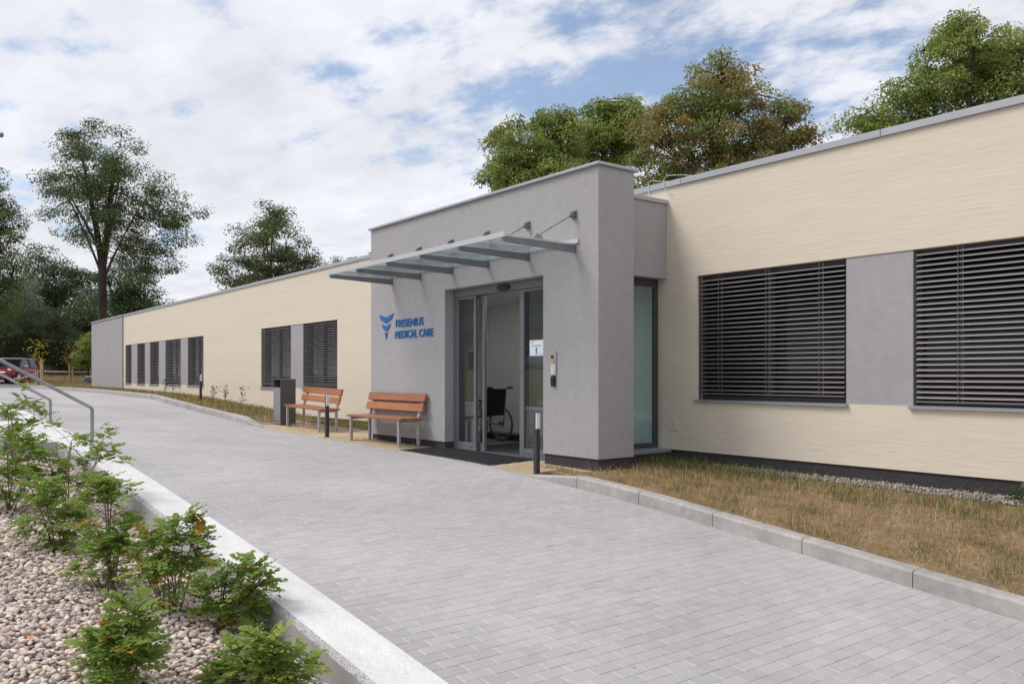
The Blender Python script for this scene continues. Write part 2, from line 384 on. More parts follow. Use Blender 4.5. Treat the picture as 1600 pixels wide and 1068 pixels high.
while x > -30:
    y = YW1-.0-(.1 if row % 2 else 0.)
    while y < YK-.02:
        y0, y1 = max(y, YW1+.004), min(y+.2, YK-.004)
        if y1-y0 > .03: slots.append((x-.05, (y0+y1)/2, .0984, y1-y0-.0072))
        y += .2
    x -= .1; row += 1
lay_pavers(road, slots, road_z, 'paver_grey', 300, amp=.05)

# sand coloured pavement before the entrance
def walk_z(x, y):
    v = np.clip((np.asarray(y, float)-YK)/.9, 0, 1); return Rz(x)*(1-v)+np.interp(x, [-18.4, -14, -8, -7], [.10, .035, -.015, -.05])*v
YB = 7.93
walk = tag(link_mesh('pavement', grid_mesh('pavement', np.linspace(-18.2, -7.62, 40), np.linspace(YK+.08, YB, 9), lambda x, y: walk_z(x, y)-.007, 'paver_joint')), kind='structure')
slots = []; row = 0; y = YK+.085
while y < YB-.05:
    x = -18.2-(.1 if row % 2 else 0.)
    while x < -7.6:
        x0, x1 = max(x, -18.2), min(x+.2, -7.6); ok = x1-x0 > .03
        if ok and y+.1 > 7.38 and x1 > -13.9 and not (y < 7.38): ok = False
        if ok and y > 7.385 and x1 > -13.9: ok = False
        if ok and -11.62 < (x0+x1)/2 < -9.18 and y < 7.6: ok = False     # the mat lies here
        if ok and x0 > -8.35 and y < 6.95: ok = False
        if ok: slots.append(((x0+x1)/2, y+.05, x1-x0-.004, .0965))
        x += .2
    y += .1; row += 1
lay_pavers(walk, slots, walk_z, 'paver_sand', 150, amp=.07)

# ------------------------------------------------------------------ kerbs
kerb = empty('kerb', (-2, YK, 0), kind='structure')
def kerbstone(x0, x1, h0, h1, name='kerbstone', y0=YK, w=.15, par=kerb, gap=.004):
    """one stone following the drive, h0/h1 its upstand at x0/x1."""
    m = MB(); n = 3; prof = lambda h: [(0, -.12), (0, h-.022), (.022, h), (w, h), (w, -.12)]
    vs = []; fs = []
    for i in range(n+1):
        x = x0+gap+(x1-x0-2*gap)*i/n; h = h0+(h1-h0)*i/n; z = float(Rz(x))
        ch = min(.022, max(.004, h*.6))
        for (a, b) in ((0, -.12), (0, h-ch), (ch, h), (w, h), (w, -.12)): vs.append((x, y0+a, z+b))
    for i in range(n):
        for k in range(4): fs.append((i*5+k, i*5+k+1, (i+1)*5+k+1, (i+1)*5+k))
    fs = [f[::-1] for f in fs]
    fs.append((0, 1, 2, 3, 4)); fs.append(tuple(n*5+k for k in (4, 3, 2, 1, 0)))
    bm = bmesh.new(); bv = [bm.verts.new(v) for v in vs]
    for f in fs: bm.faces.new([bv[i] for i in f])
    bmesh.ops.recalc_face_normals(bm, faces=bm.faces[:]); bm.verts.index_update(); fs = [[v.index for v in f.verts] for f in bm.faces]; bm.free()
    return MB().add(vs, fs).build(name, 'kerb_concrete', par)
x = 3.7
while x > -7.2: kerbstone(x-1, x, .14, .14); x -= 1
kerbstone(x-1, x, .012, .14)
XR0 = x-1
x = -17.55
kerbstone(x-1, x, .14, .012); x -= 1
while x > -53: kerbstone(x-1, x, .14, .14); x -= 1
x = XR0
while x > -17.5:
    x1 = max(x-1, -17.55); kerbstone(x1, x, .006, .006, 'edging_stone', w=.085); x = x1
# flush edging behind the pavement
for i in range(5):
    a = -18.3+i*.9; zt = float(walk_z(a+.4, YB))+.03
    B(a+.004, a+.896, YB+.004, YB+.08, zt-.2, zt, .006).build('edging_stone', 'kerb_concrete', kerb)
B(-18.38, -18.21, YK+.16, YB+.08, -.1, .13, .006).build('edging_stone', 'kerb_concrete', kerb)

# ------------------------------------------------------------------ lawns
def lawn(name, x0, x1, y0, y1, step=.25, zf=lawn_z, mat='soil'):
    return tag(link_mesh(name, grid_mesh(name, np.linspace(x1, x0, int((x1-x0)/step)+2), np.linspace(y0, y1, 14), zf, mat)), kind='structure')
lawn('lawn', -7.62, 4, YK+.1, 9.30)
lawn('lawn', -8.3, -7.6, YK+.14, 6.97, .1, lambda x, y: np.minimum(lawn_z(x, y), walk_z(x, y)+.01+np.maximum(0, x+8.3)*.16))
lawn('lawn', -8.47, -7.6, 8.0, 9.30, .1)
lawn('lawn', -49.5, -18.39, YK+.1, 9.30, .5)
lawn('lawn', -18.39, -13.9, YB+.07, 9.30, .5, lambda x, y: wall_ground(x)+.02+0*y)

# ------------------------------------------------------------------ low concrete wall beside the gravel bed
cw = tag(empty('concrete_wall', (-6, 2.25, 0)), 'low pale concrete wall with broad flat top between gravel bed and paved drive', 'wall')
def wall_seg(x0, x1):
    n = max(2, int((x1-x0)/.3)); xs_ = np.linspace(x0+.0015, x1-.0015, n+1); top = Lz(xs_)+.018
    def strip(prof, name, mat, smooth=False, jag=0.):
        m = MB(); k = len(prof); vs = []; fs = []
        for xx, zt in zip(xs_, top):
            for (a, b) in prof: vs.append((xx, a, zt+b))
        for i in range(n):
            for j in range(k-1): fs.append((i*k+j, i*k+j+1, (i+1)*k+j+1, (i+1)*k+j))
        if prof[0] != prof[-1]: fs.append(tuple(range(k))); fs.append(tuple(n*k+j for j in range(k-1, -1, -1)))
        return m.add(vs, fs).build(name, mat, cw)
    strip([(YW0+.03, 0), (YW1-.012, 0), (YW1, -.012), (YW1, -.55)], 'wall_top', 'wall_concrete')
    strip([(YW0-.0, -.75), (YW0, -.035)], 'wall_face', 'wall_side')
    # broken arris
    ns = int((x1-x0)/.02); vs = []; fs = []
    for i in range(ns+1):
        xx = x0+.0015+(x1-x0-.003)*i/ns; zt = float(Lz(xx))+.018; j = random.uniform(-.006, .006)
        vs += [(xx, YW0, zt-.035+random.uniform(-.005, .003)), (xx, YW0+.012+j*.6, zt-.017+j*.7), (xx, YW0+.03, zt)]
    for i in range(ns):
        a = i*3; fs += [(a, a+3, a+4, a+1), (a+1, a+4, a+5, a+2)]
    MB().add(vs, [f[::-1] for f in fs]).build('broken_edge', 'wall_arris', cw)
x = 3.3
while x > -13: wall_seg(max(x-2.75, -13.2), x); x -= 2.75
x = -16.9
while x > -30: wall_seg(x-2.75, x); x -= 2.75

# steps with handrails
st = tag(empty('concrete_steps', (-15, 2.3, .3)), 'pale concrete steps between two galvanised handrails at the drive', 'steps')
for i in range(7):
    z = .22+.16*(i+1); y = 1.62-.30*i
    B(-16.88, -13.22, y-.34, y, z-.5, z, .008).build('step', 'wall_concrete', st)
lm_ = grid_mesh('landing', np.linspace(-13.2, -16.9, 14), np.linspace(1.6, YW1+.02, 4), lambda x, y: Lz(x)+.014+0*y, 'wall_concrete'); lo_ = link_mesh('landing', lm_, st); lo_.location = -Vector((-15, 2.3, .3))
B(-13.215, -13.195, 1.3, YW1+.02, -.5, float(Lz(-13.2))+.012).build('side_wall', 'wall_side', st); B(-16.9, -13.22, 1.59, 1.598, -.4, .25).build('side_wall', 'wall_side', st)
def handrail(x, zb, zr, y0, label):
    h = tag(empty('handrail', (x, y0, zb)), label, 'handrail', 'galvanised handrails of the steps')
    s = .60; c = [(x, y0, zb), (x, y0, zr-.06)]
    for k in range(1, 6):
        t = k/5*math.radians(60); c.append((x, y0-.055*(1-math.cos(t)), zr-.06+.055*math.sin(t)))
    p = c[-1]
    c += [(x, p[1]-d, p[2]+d*s) for d in (.2, .8, 1.6, 2.3)]
    MB().tube(c, .024, 14).build('rail', 'galvanised', h)
    q = c[-1]
    MB().tube([q, (x, q[1]-.03, q[2]-.05), (x, q[1]-.03, q[2]-1.0)], .024, 12).build('post', 'galvanised', h)
    MB().tube([(x, y0, zb), (x, y0, zb+.01)], .055, 16).build('base_plate', 'galvanised', h)
handrail(-13.1, .24, .765, 2.50, 'galvanised handrail with its end post on the concrete wall, nearer one')
handrail(-16.75, .40, .80, 2.52, 'galvanised handrail of the steps, farther and lower one in the picture')

# ------------------------------------------------------------------ gravel bed
bed = tag(link_mesh('gravel_bed', grid_mesh('gravel_bed', np.linspace(3, -13.02, 60), np.linspace(-3, YW0+.02, 24), lambda x, y: gravel_z(x, y)-.012, 'grit')), kind='structure')
def stone_proto(sub, seed):
    bm = bmesh.new(); bmesh.ops.create_icosphere(bm, subdivisions=sub, radius=1); r = random.Random(seed)
    dirs = [(Vector((r.gauss(0, 1), r.gauss(0, 1), r.gauss(0, 1))).normalized(), r.uniform(.62, .95)) for _ in range(5)]
    for v in bm.verts:
        for d, c in dirs:
            e = v.co.dot(d)
            if e > c: v.co -= d*(e-c)*.8
    bm.verts.index_update(); V = np.array([v.co[:] for v in bm.verts]); F = np.array([[v.index for v in f.verts] for f in bm.faces]); bm.free(); return V, F
P2 = [stone_proto(2, 40+i) for i in range(10)]; P1 = [stone_proto(1, 80+i) for i in range(6)]
SC = np.array([(1.05, 1, .97), (1.0, .97, .95), (1.15, 1.1, 1.05), (.8, .8, .82), (1.2, 1.08, .98), (.95, .9, .86), (.62, .62, .66), (1.1, 1.0, .92), (1.3, 1.26, 1.2), (.85, .8, .76)])
def rand_rot(k, flat=.35):
    a = rng.uniform(0, 2*np.pi, k); b = rng.normal(0, flat, k); c = rng.normal(0, flat, k)
    ca, sa, cb, sb, cc, sc = np.cos(a), np.sin(a), np.cos(b), np.sin(b), np.cos(c), np.sin(c); z = np.zeros(k); o = np.ones(k)
    Rz_ = np.stack([ca, -sa, z, sa, ca, z, z, z, o], -1).reshape(-1, 3, 3); Rx_ = np.stack([o, z, z, z, cb, -sb, z, sb, cb], -1).reshape(-1, 3, 3); Ry_ = np.stack([cc, z, sc, z, o, z, -sc, z, cc], -1).reshape(-1, 3, 3)
    return Rz_ @ Rx_ @ Ry_
def stones(name, parent, x0, x1, y0, y1, pitch, smin, smax, zf, nobj, part='pebble', fine=7.5, mat='pebble'):
    gx, gy = np.meshgrid(np.arange(x0, x1, pitch), np.arange(y0, y1, pitch)); k = gx.size
    px = gx.ravel()+rng.uniform(-.6, .6, k)*pitch; py = gy.ravel()+rng.uniform(-.6, .6, k)*pitch
    d = -.7917*px+.6109*py; l = .6109*px+.7917*py; pz = zf(px, py)
    keep = (d > .6) & (py < y1-.01) & (px > x0) & (px < x1); px, py, pz, d, l = px[keep], py[keep], pz[keep], d[keep], l[keep]; k = len(px)
    s = smin+(smax-smin)*rng.beta(1.6, 2.6, k); S = np.stack([s*rng.uniform(.95, 1.4, k), s*rng.uniform(.75, 1.0, k), s*rng.uniform(.45, .75, k)], -1)*.5
    pz = pz+rng.uniform(-.012, .02, k)*(smax/.05); Rm = rand_rot(k); tn = SC[rng.integers(0, len(SC), k)]*rng.uniform(.85, 1.15, (k, 1))
    inview = (np.abs(l/d) < .62) & ((1.2-pz)/d < .375)
    order = np.argsort(np.where(inview, d/np.maximum(s, .01), 1e6)); objs = set(order[:nobj].tolist())
    meshes = {}
    for i in order[:nobj]:
        key = (int(rng.integers(0, 10)), int(rng.integers(0, 10)))
        if key not in meshes:
            V, F = P2[key[0]]; meshes[key] = np_mesh(part, V, F, 'pebble', tint=np.tile(SC[key[1]], (len(V), 1)), smooth=True)
        o = bpy.data.objects.new(part, meshes[key]); COL.objects.link(o); o.parent = parent
        A = Rm[i] @ np.diag(S[i]); m4 = np.eye(4); m4[:3, :3] = A; m4[:3, 3] = (px[i], py[i], pz[i]); m4[:3, 3] -= np.array(world_loc(parent)); o.matrix_local = Matrix(m4.tolist())
    rest = np.array([i for i in range(k) if i not in objs]); Vs = []; Fs = []; Ts = []; base = 0
    for protos, sel in ((P2, rest[(d[rest] < fine) & inview[rest]]), (P1, rest[~((d[rest] < fine) & inview[rest])])):
        which = rng.integers(0, len(protos), len(sel))
        for w in range(len(protos)):
            ii = sel[which == w]
            if not len(ii): continue
            V, F = protos[w]; W = np.einsum('nij,vj->nvi', Rm[ii]*S[ii][:, None, :], V)+np.stack([px[ii], py[ii], pz[ii]], -1)[:, None, :]
            Vs.append(W.reshape(-1, 3)); Fs.append((F[None]+(np.arange(len(ii))*len(V))[:, None, None]+base).reshape(-1, 3)); Ts.append(np.repeat(tn[ii], len(V), 0)); base += len(ii)*len(V)
    V = np.concatenate(Vs)-np.array(world_loc(parent))
    tag(link_mesh(name, np_mesh(name, V, np.concatenate(Fs), mat, tint=np.concatenate(Ts), smooth=True), parent), kind='stuff')
stones('pebbles', bed, -13.0, -2.6, -1.0, YW0, .030, .024, .056, gravel_z, 300)
strip = tag(link_mesh('gravel_strip', grid_mesh('gravel_strip', np.linspace(2, -7.4, 30), np.linspace(8.96, 9.285, 4), lambda x, y: lawn_z(x, y)+.006, 'grit')), kind='structure')
stones('pebbles', strip, -7.3, 1.0, 8.97, 9.28, .030, .02, .05, lambda x, y: lawn_z(x, y)+.012, 0, mat='pebble_grey')

# ================================================================== BUILDING
bld = tag(empty('medical_building', (-23, 9.28, 0)), 'long single storey cream and grey clinic with flat roof and blinds', 'building')
YM, ZB, ZT = 9.28, .127, 3.975
WZ0, WZ1 = .86, 2.62
XL, XR, YBK = -41.66, 4.0, 22.0
bands = [(-7.72, -1.6), (-24.4, -19.23), (XL+.35, -29.88)]            # openings in the cream wall (window bands)
wins = [(-7.72, -5.45), (-4.64, -1.6), (-24.4, -22.18), (-21.35, -19.23), (-31.76, -29.88), (-34.73, -32.65), (-37.05, -35.67), (-39.18, -37.88), (-41.31, -40.21)]
def holed(x0, x1, z0, z1, y, holes, depth):
    """front sheet of a wall in plane y with rectangular holes and their reveals."""
    X = sorted({x0, x1, *[h[0] for h in holes], *[h[1] for h in holes]}); Z = sorted({z0, z1, *[h[2] for h in holes], *[h[3] for h in holes]})
    m = MB(); idx = {}; vs = []; fs = []
    def vid(a, b):
        if (a, b) not in idx: idx[(a, b)] = len(vs); vs.append((a, y, b))
        return idx[(a, b)]
    for i in range(len(X)-1):
        for k in range(len(Z)-1):
            cx, cz = (X[i]+X[i+1])/2, (Z[k]+Z[k+1])/2
            if any(h[0] < cx < h[1] and h[2] < cz < h[3] for h in holes): continue
            fs.append((vid(X[i], Z[k]), vid(X[i+1], Z[k]), vid(X[i+1], Z[k+1]), vid(X[i], Z[k+1])))
    m.add(vs, fs)
    for (a, b, c, d) in holes:
        y1 = y+depth
        m.add([(a, y, c), (b, y, c), (b, y, d), (a, y, d), (a, y1, c), (b, y1, c), (b, y1, d), (a, y1, d)], ([] if c < ZB+.01 else [(0, 4, 5, 1)])+[(1, 5, 6, 2), (2, 6, 7, 3), (3, 7, 4, 0)])
    return m
m = holed(XL, XR, ZB, ZT, YM, [(a, b, WZ0, WZ1) for a, b in bands]+[(-13.6, -8.47, ZB, 2.63)], .17)
m.add([(XL, YM+.17, ZB), (XL, YM, ZB), (XL, YM, ZT), (XL, YM+.17, ZT)], [(0, 1, 2, 3)])
m.box(XR, XR+.001, YM+.001, YBK, ZB, ZT)
m.add([(XL, YBK, ZB), (XR, YBK, ZB), (XR, YBK, ZT), (XL, YBK, ZT)], [(3, 2, 1, 0)])
m.add([(XL, YM, ZB), (XR, YM, ZB), (XR, YM+.05, ZB), (XL, YM+.05, ZB)], [(3, 2, 1, 0)])
m.build('wall', 'beige_plaster', bld)
B(-13.45, XR, YM+.022, YM+.12, -1.2, ZB-.002).build('plinth', 'plinth_granule', bld)
B(XL, -13.5, YM+.022, YM+.12, -1.2, ZB-.002).build('plinth', 'plinth_granule', bld)
B(-48.45, XL-.001, YM-.06, YBK+.01, -.6, ZT).build('end_wall', 'grey_plaster', bld)
rf = B(-48.4, XR, YM+.2, YBK-.05, ZT-.25, ZT-.1).build('roof', 'asphalt', bld)
def cap_piece(x0, x1, y0, y1, z0, z1): return B(x0, x1, y0, y1, z0, z1, .006).build('cap', 'cap_metal', bld)
x = XR
while x > XL: cap_piece(max(x-3.0, XL)+.0025, x-.0025, YM-.035, YM+.38, ZT-.008, ZT+.078); x -= 3.0
for a in (-48.49, -45.06): cap_piece(a+.0025, a+3.4, YM-.095, YM+.38, ZT-.012, ZT+.072)
cap_piece(-48.49, -48.1, YM+.385, YBK, ZT-.012, ZT+.072)
# fine wire of the lightning conductor over the roof edge
MB().tube([(-8.62, YM-.02, 3.80), (-8.615, YM-.05, 4.10), (-8.58, YM-.04, 4.12), (-8.3, YM+.3, 4.10)], .005, 6).build('conductor_wire', 'white_wire', bld)
pts = [(-7.9, YM+.25, 4.10), (-8.05, YM+.1, 4.13), (-8.26, YM-.05, 4.14), (-8.32, YM-.06, 4.04), (-8.29, YM-.05, 3.94), (-8.18, YM-.01, 3.86)]
MB().tube(pts, .005, 6).build('conductor_wire', 'white_wire', bld)

# windows with outside blinds
slat_cache = {}
def slat_mesh(w, tilt, chord=.062):
    key = (round(w, 2), round(tilt, 2))
    if key in slat_cache: return slat_cache[key]
    n = 5; vs = []; fs = []
    for sx in (-w/2, w/2):
        for i in range(n):
            u = (i/(n-1)-.5); a = u*chord; b = .006*(1-4*u*u)
            vs.append((sx, a*math.cos(tilt)-b*math.sin(tilt), a*math.sin(tilt)+b*math.cos(tilt)))
    for i in range(n-1): fs.append((i, i+1, n+i+1, n+i))
    vs += [(v[0], v[1], v[2]-.0015) for v in vs]; k = 2*n
    fs += [(a+k, d+k, c+k, b+k) for a, b, c, d in fs]; fs += [(0, n, k+n, k), (n-1, k+n-1, k+2*n-1, 2*n-1)]
    slat_cache[key] = MB().add(vs, fs, True).mesh('slat', 'slat_metal'); return slat_cache[key]
def window(a, b, tilt, gap=.10, pitch=.0615, far=False):
    w = empty('window', ((a+b)/2, YM+.17, WZ0), parent=bld)
    cx = (a+b)/2
    B(a+.04, b-.04, YM+.165, YM+.169, WZ0+.05, WZ1-.03).build('pane', 'window_glass', w)
    f = MB()
    f.box(a, a+.05, YM+.12, YM+.168, WZ0, WZ1); f.box(b-.05, b, YM+.12, YM+.168, WZ0, WZ1); f.box(a+.05, b-.05, YM+.12, YM+.168, WZ0, WZ0+.06); f.box(a+.05, b-.05, YM+.12, YM+.168, WZ1-.05, WZ1)
    if b-a > 1.7: f.box(cx-.045, cx+.045, YM+.121, YM+.168, WZ0+.06, WZ1-.05)
    f.build('frame', 'frame_dark', w)
    # metal sill
    s = MB(); sy = YM-.045
    s.add([(a-.035, sy, WZ0-.028), (b+.035, sy, WZ0-.028), (b+.035, sy, WZ0-.002), (a-.035, sy, WZ0-.002), (a-.035, YM-.002, WZ0+.004), (b+.035, YM-.002, WZ0+.004), (a-.035, YM-.002, WZ0-.028), (b+.035, YM-.002, WZ0-.028)],
          [(0, 1, 2, 3), (3, 2, 5, 4), (1, 7, 5, 2), (6, 0, 3, 4), (0, 6, 7, 1)])
    s.box(a+.002, b-.002, YM-.002, YM+.119, WZ0-.028, WZ0+.006)
    s.build('sill', 'sill_metal', w)
    # side guides, headbox, bottom rail, ladder cords
    for xg in (a+.014, b-.014): B(xg-.008, xg+.008, YM+.035, YM+.055, WZ0+.008, WZ1-.005).build('guide_rail', 'frame_dark', w)
    z0 = WZ0+gap
    B(a+.03, b-.03, YM+.02, YM+.07, z0-.02, z0, .003).build('bottom_rail', 'slat_metal', w)
    for q in ([.16, .5, .84] if b-a > 1.7 else [.25, .75]):
        xq = a+(b-a)*q; c = MB()
        for yy in (YM+.013, YM+.079): c.box(xq-.003, xq+.003, yy-.002, yy+.002, z0, WZ1-.01)
        c.build('ladder_cord', 'slat_metal', w)
        B(xq+.035, xq+.045, YM+.040, YM+.043, z0, WZ1-.01).build('pull_band', 'slat_metal', w)
    z = z0+.045; me = slat_mesh(b-a-.06, tilt)
    while z < WZ1-.02:
        o = bpy.data.objects.new('slat', me); COL.objects.link(o); o.parent = w; o.location = (0, YM+.046-(YM+.17), z-WZ0); o.rotation_euler = (random.gauss(0, .02), random.gauss(0, .0006), 0); z += pitch
    return w
for i, (a, b) in enumerate(wins): window(a, b, R_([25, 34, 20, 20, 18, 24, 20, 20, 24][i]), .10 if i not in (1,) else .06)
# grey panels between the windows
def panel(a, b): B(a, b, YM+.012, YM+.17, WZ0-.001, WZ1-.001).build('wall_panel', 'grey_plaster_panel', bld)
for a, b in [(-5.449, -4.641), (-22.179, -21.351), (-32.649, -31.761), (-35.669, -34.731), (-37.879, -37.051), (-40.209, -39.181)]: panel(a, b)
# cover plate on the cream wall
pl = empty('cover_plate', (-8.155, YM-.002, .5), parent=bld)
B(-8.23, -8.08, YM-.014, YM-.0005, .41, .59, .004).build('plate', 'plate_cream', pl)
MB().tube([(-8.155, YM-.0175, .495), (-8.155, YM-.013, .495)], .008, 8).build('screw', 'ink', pl)
B(-8.19, -8.12, YM-.0165, YM-.0135, .545, .549).build('slot', 'ink', pl)
for xx, zz_ in ((-29.6, .62), (-39.9, .72)): B(xx-.03, xx+.03, YM-.012, YM-.0005, zz_-.12, zz_+.12).build('vent_cover', 'paper', bld)

# ------------------------------------------------------------------ entrance porch
YF, PX0, PX1, PD, PZT = 7.384, -13.88, -7.754, 8.03, 3.905
DX0, DX1, DZT = -11.36, -8.86, 2.60
m = holed(PX0, PX1, ZB, PZT, YF, [(DX0, DX1, ZB, DZT)], PD-YF)
m.add([(PX1, YF, ZB), (PX1, PD, ZB), (PX1, PD, PZT), (PX1, YF, PZT)], [(0, 1, 2, 3)])
m.add([(PX0, YF, ZB), (PX0, PD, ZB), (PX0, PD, PZT), (PX0, YF, PZT)], [(3, 2, 1, 0)])
m.add([(PX0, PD, ZB), (DX0, PD, ZB), (DX0, PD, PZT), (PX0, PD, PZT)], [(3, 2, 1, 0)])
m.add([(DX1, PD, ZB), (PX1, PD, ZB), (PX1, PD, PZT), (DX1, PD, PZT)], [(3, 2, 1, 0)])
m.add([(DX0, PD, DZT), (DX1, PD, DZT), (DX1, PD, PZT), (DX0, PD, PZT)], [(3, 2, 1, 0)])
m.add([(PX0, YF, ZB), (DX0, YF, ZB), (DX0, PD, ZB), (PX0, PD, ZB)], [(3, 2, 1, 0)]); m.add([(DX1, YF, ZB), (PX1, YF, ZB), (PX1, PD, ZB), (DX1, PD, ZB)], [(3, 2, 1, 0)])
m.add([(PX0, YF, PZT), (PX1, YF, PZT), (PX1, PD, PZT), (PX0, PD, PZT)], [(0, 1, 2, 3)])
m.build('entrance_wall', 'grey_plaster', bld)
for a, b in ((PX0+.02, DX0-.012), (DX1+.012, PX1-.02)): B(a, b, YF+.02, PD-.02, -.35, ZB-.001).build('plinth', 'plinth_granule', bld)
cp = MB().box(PX0-.045, PX1+.045, YF-.045, PD+.045, PZT+.004, PZT+.045, .008); cp.build('entrance_cap', 'cap_metal', bld)
# lower body behind the screen wall
SX = -8.29
B(-13.62, SX, PD+.002, YM-.002, 2.63, 3.72).build('entrance_body', 'grey_plaster', bld)
B(-13.65, SX+.03, PD+.003, YM-.003, 3.722, 3.785, .006).build('entrance_body_cap', 'cap_metal', bld)
sw = empty('side_window', (-8.47, 8.65, .13), parent=bld); gx = -8.46
f = MB(); f.box(gx-.06, gx, PD+.002, PD+.06, .14, 2.628); f.box(gx-.06, gx, YM-.07, YM-.001, .14, 2.628); f.box(gx-.06, gx, PD+.061, YM-.071, .14, .21); f.box(gx-.06, gx, PD+.061, YM-.071, 2.52, 2.628)
f.build('frame', 'frame_dark', sw)
B(gx-.035, gx-.025, PD+.061, YM-.071, .211, 2.519).build('pane', 'side_glass', sw)
B(gx-.1, -8.19, PD+.002, YM-.004, .085, .139, .006).build('sill', 'sill_metal', sw)
B(-8.52, -8.22, PD+.002, YM+.0, -.3, .083).build('plinth', 'plinth_granule', bld)
# inside: lobby walls, floor, ceiling
lob = empty('lobby', (-11, 8.6, 0), parent=bld)
B(-13.6, -8.5, 9.9, 9.95, .0, 2.63).build('back_wall', 'interior_white', lob)
B(-13.65, -13.601, PD+.003, 9.95, .0, 2.63).build('side_wall', 'interior_white', lob)
B(-8.5, -8.45, YM+.005, 9.95, .0, 2.63).build('side_wall', 'interior_white', lob)
B(-13.6, -8.5, PD+.004, 9.899, 2.60, 2.629).build('ceiling', 'interior_white', lob)
B(-13.6, -11.62, 7.7, 9.899, -.1, .012).build('floor', 'interior_floor', lob)
B(-11.618, -8.47, 7.7, 9.899, -.1, .010).build('entrance_carpet', 'carpet', lob)
B(-13.59, -8.51, 9.885, 9.899, .014, .09).build('skirting', 'frame_grey', lob)
for cx_, cy_ in ((-10.2, 8.22), (-9.85, 8.22), (-12.6, 8.3)):
    lm = empty('ceiling_lamp', (cx_, cy_, 2.6), parent=lob); B(cx_-.085, cx_+.085, cy_-.085, cy_+.085, 2.585, 2.599, .004).build('frame', 'frame_grey', lm); B(cx_-.06, cx_+.06, cy_-.06, cy_+.06, 2.580, 2.5845).build('diffuser', 'lamp_glow', lm)
rad = empty('radiator', (-9.6, 9.8, .1), parent=lob)
B(-10.25, -9.05, 9.79, 9.87, .10, .52, .01).build('panel', 'interior_white', rad)
for k in range(5): B(-10.15+k*.22, -10.0+k*.22, 9.782, 9.789, .16, .46).build('rib', 'interior_white', rad)
B(-8.98, -8.86, 9.885, 9.899, 1.1, 1.22, .004).build('switch_plate', 'paper', lob)

# sliding door
YD = 7.575
dr = empty('entrance_door', (-10.1, YD, 0), parent=bld)
f = MB(); f.box(DX0+.002, DX1-.002, YD-.03, YD+.10, 2.475, DZT-.002, .004)
f.build('header', 'frame_grey', dr)
f = MB(); f.box(DX0+.002, DX0+.06, YD-.02, YD+.09, .0, 2.474, .003); f.build('jamb', 'frame_grey', dr)
f = MB(); f.box(DX1-.05, DX1-.002, YD-.02, YD+.09, .0, 2.474, .003); f.build('jamb', 'frame_grey', dr)
def leaf(a, b, y, name, stile=.06, bottom=.125):
    p = empty(name, ((a+b)/2, y, 0), parent=dr)
    f = MB(); f.box(a, a+stile, y, y+.05, .012, 2.47, .003); f.box(b-stile, b, y, y+.05, .012, 2.47, .003); f.box(a+stile, b-stile, y+.002, y+.048, .012, bottom+.012, .003); f.box(a+stile, b-stile, y+.002, y+.048, 2.43, 2.47)
    f.build('leaf_frame', 'frame_grey', p)
    B(a+stile, b-stile, y+.02, y+.03, bottom+.012, 2.43).build('pane', 'door_glass', p)
    for q in (.28, .75): MB().tube([((a+(b-a)*q), y-.004, .075), ((a+(b-a)*q), y+.004, .075)], .018, 10).build('bolt', 'chrome', p)
leaf(DX0+.062, -10.74, YD-.012, 'fixed_panel')
leaf(-9.62, DX1-.052, YD-.012, 'fixed_panel', .10)
leaf(DX0+.03, -10.60, YD+.055, 'sliding_leaf')
leaf(-9.60, DX1-.03, YD+.055, 'sliding_leaf')
B(DX0+.06, DX1-.06, YD-.018, YD+.1, -.12, .0105).build('threshold', 'frame_grey', dr)
B(DX0-.011, DX1+.011, YF+.0, YD-.019, -.2, -.008).build('door_slab', 'kerb_concrete', bld)
sn = MB()
bm = bmesh.new(); bmesh.ops.create_uvsphere(bm, u_segments=20, v_segments=10, radius=1)
for v in bm.verts: v.co = Vector((-9.97+.15*math.copysign(abs(v.co.x)**.6, v.co.x), YD-.055+.04*v.co.y, 2.525+.042*math.copysign(abs(v.co.z)**.7, v.co.z)))
bm.verts.index_update(); sn.add([v.co.copy() for v in bm.verts], [[v.index for v in f_.verts] for f_ in bm.faces], True); bm.free(); sn.build('motion_sensor', 'black_plastic', dr)

# ------------------------------------------------------------------ glass canopy
cn = empty('canopy', (-10.65, YF, 2.9), parent=bld)
CX0, CX1, CY0, CZ = -13.15, -8.14, 6.17, 2.945
bx = [CX0+.06+k*(CX1-CX0-.12)/5 for k in range(6)]
for k, xx in enumerate(bx):
    m = MB(); m.prism([(CY0+.01, CZ-.075), (YF-.001, CZ-.115), (YF-.001, CZ-.016), (CY0+.01, CZ-.016)], 0, xx-.022, xx+.022); m.build('beam', 'steel_dark', cn)
    MB().tube([(xx, 6.75, CZ+.055), (xx, YF-.06, 3.325)], .0115, 10).build('tie_rod', 'galvanised', cn)
    br = MB().box(xx-.045, xx+.045, YF-.012, YF-.0005, 3.275, 3.39, .003); br.prism([(YF-.012, 3.29), (YF-.012, 3.38), (YF-.07, 3.36), (YF-.085, 3.32), (YF-.07, 3.29)], 0, xx-.024, xx-.014); br.prism([(YF-.012, 3.29), (YF-.012, 3.38), (YF-.07, 3.36), (YF-.085, 3.32), (YF-.07, 3.29)], 0, xx+.014, xx+.024)
    br.tube([(xx-.03, YF-.06, 3.325), (xx+.03, YF-.06, 3.325)], .012, 8); br.build('bracket', 'steel_dark', cn)
    lg = MB().prism([(6.66, CZ+.012), (6.84, CZ+.012), (6.79, CZ+.075), (6.72, CZ+.075)], 0, xx-.008, xx+.008); lg.tube([(xx-.022, 6.755, CZ+.05), (xx+.022, 6.755, CZ+.05)], .010, 8); lg.build('lug', 'galvanised', cn)
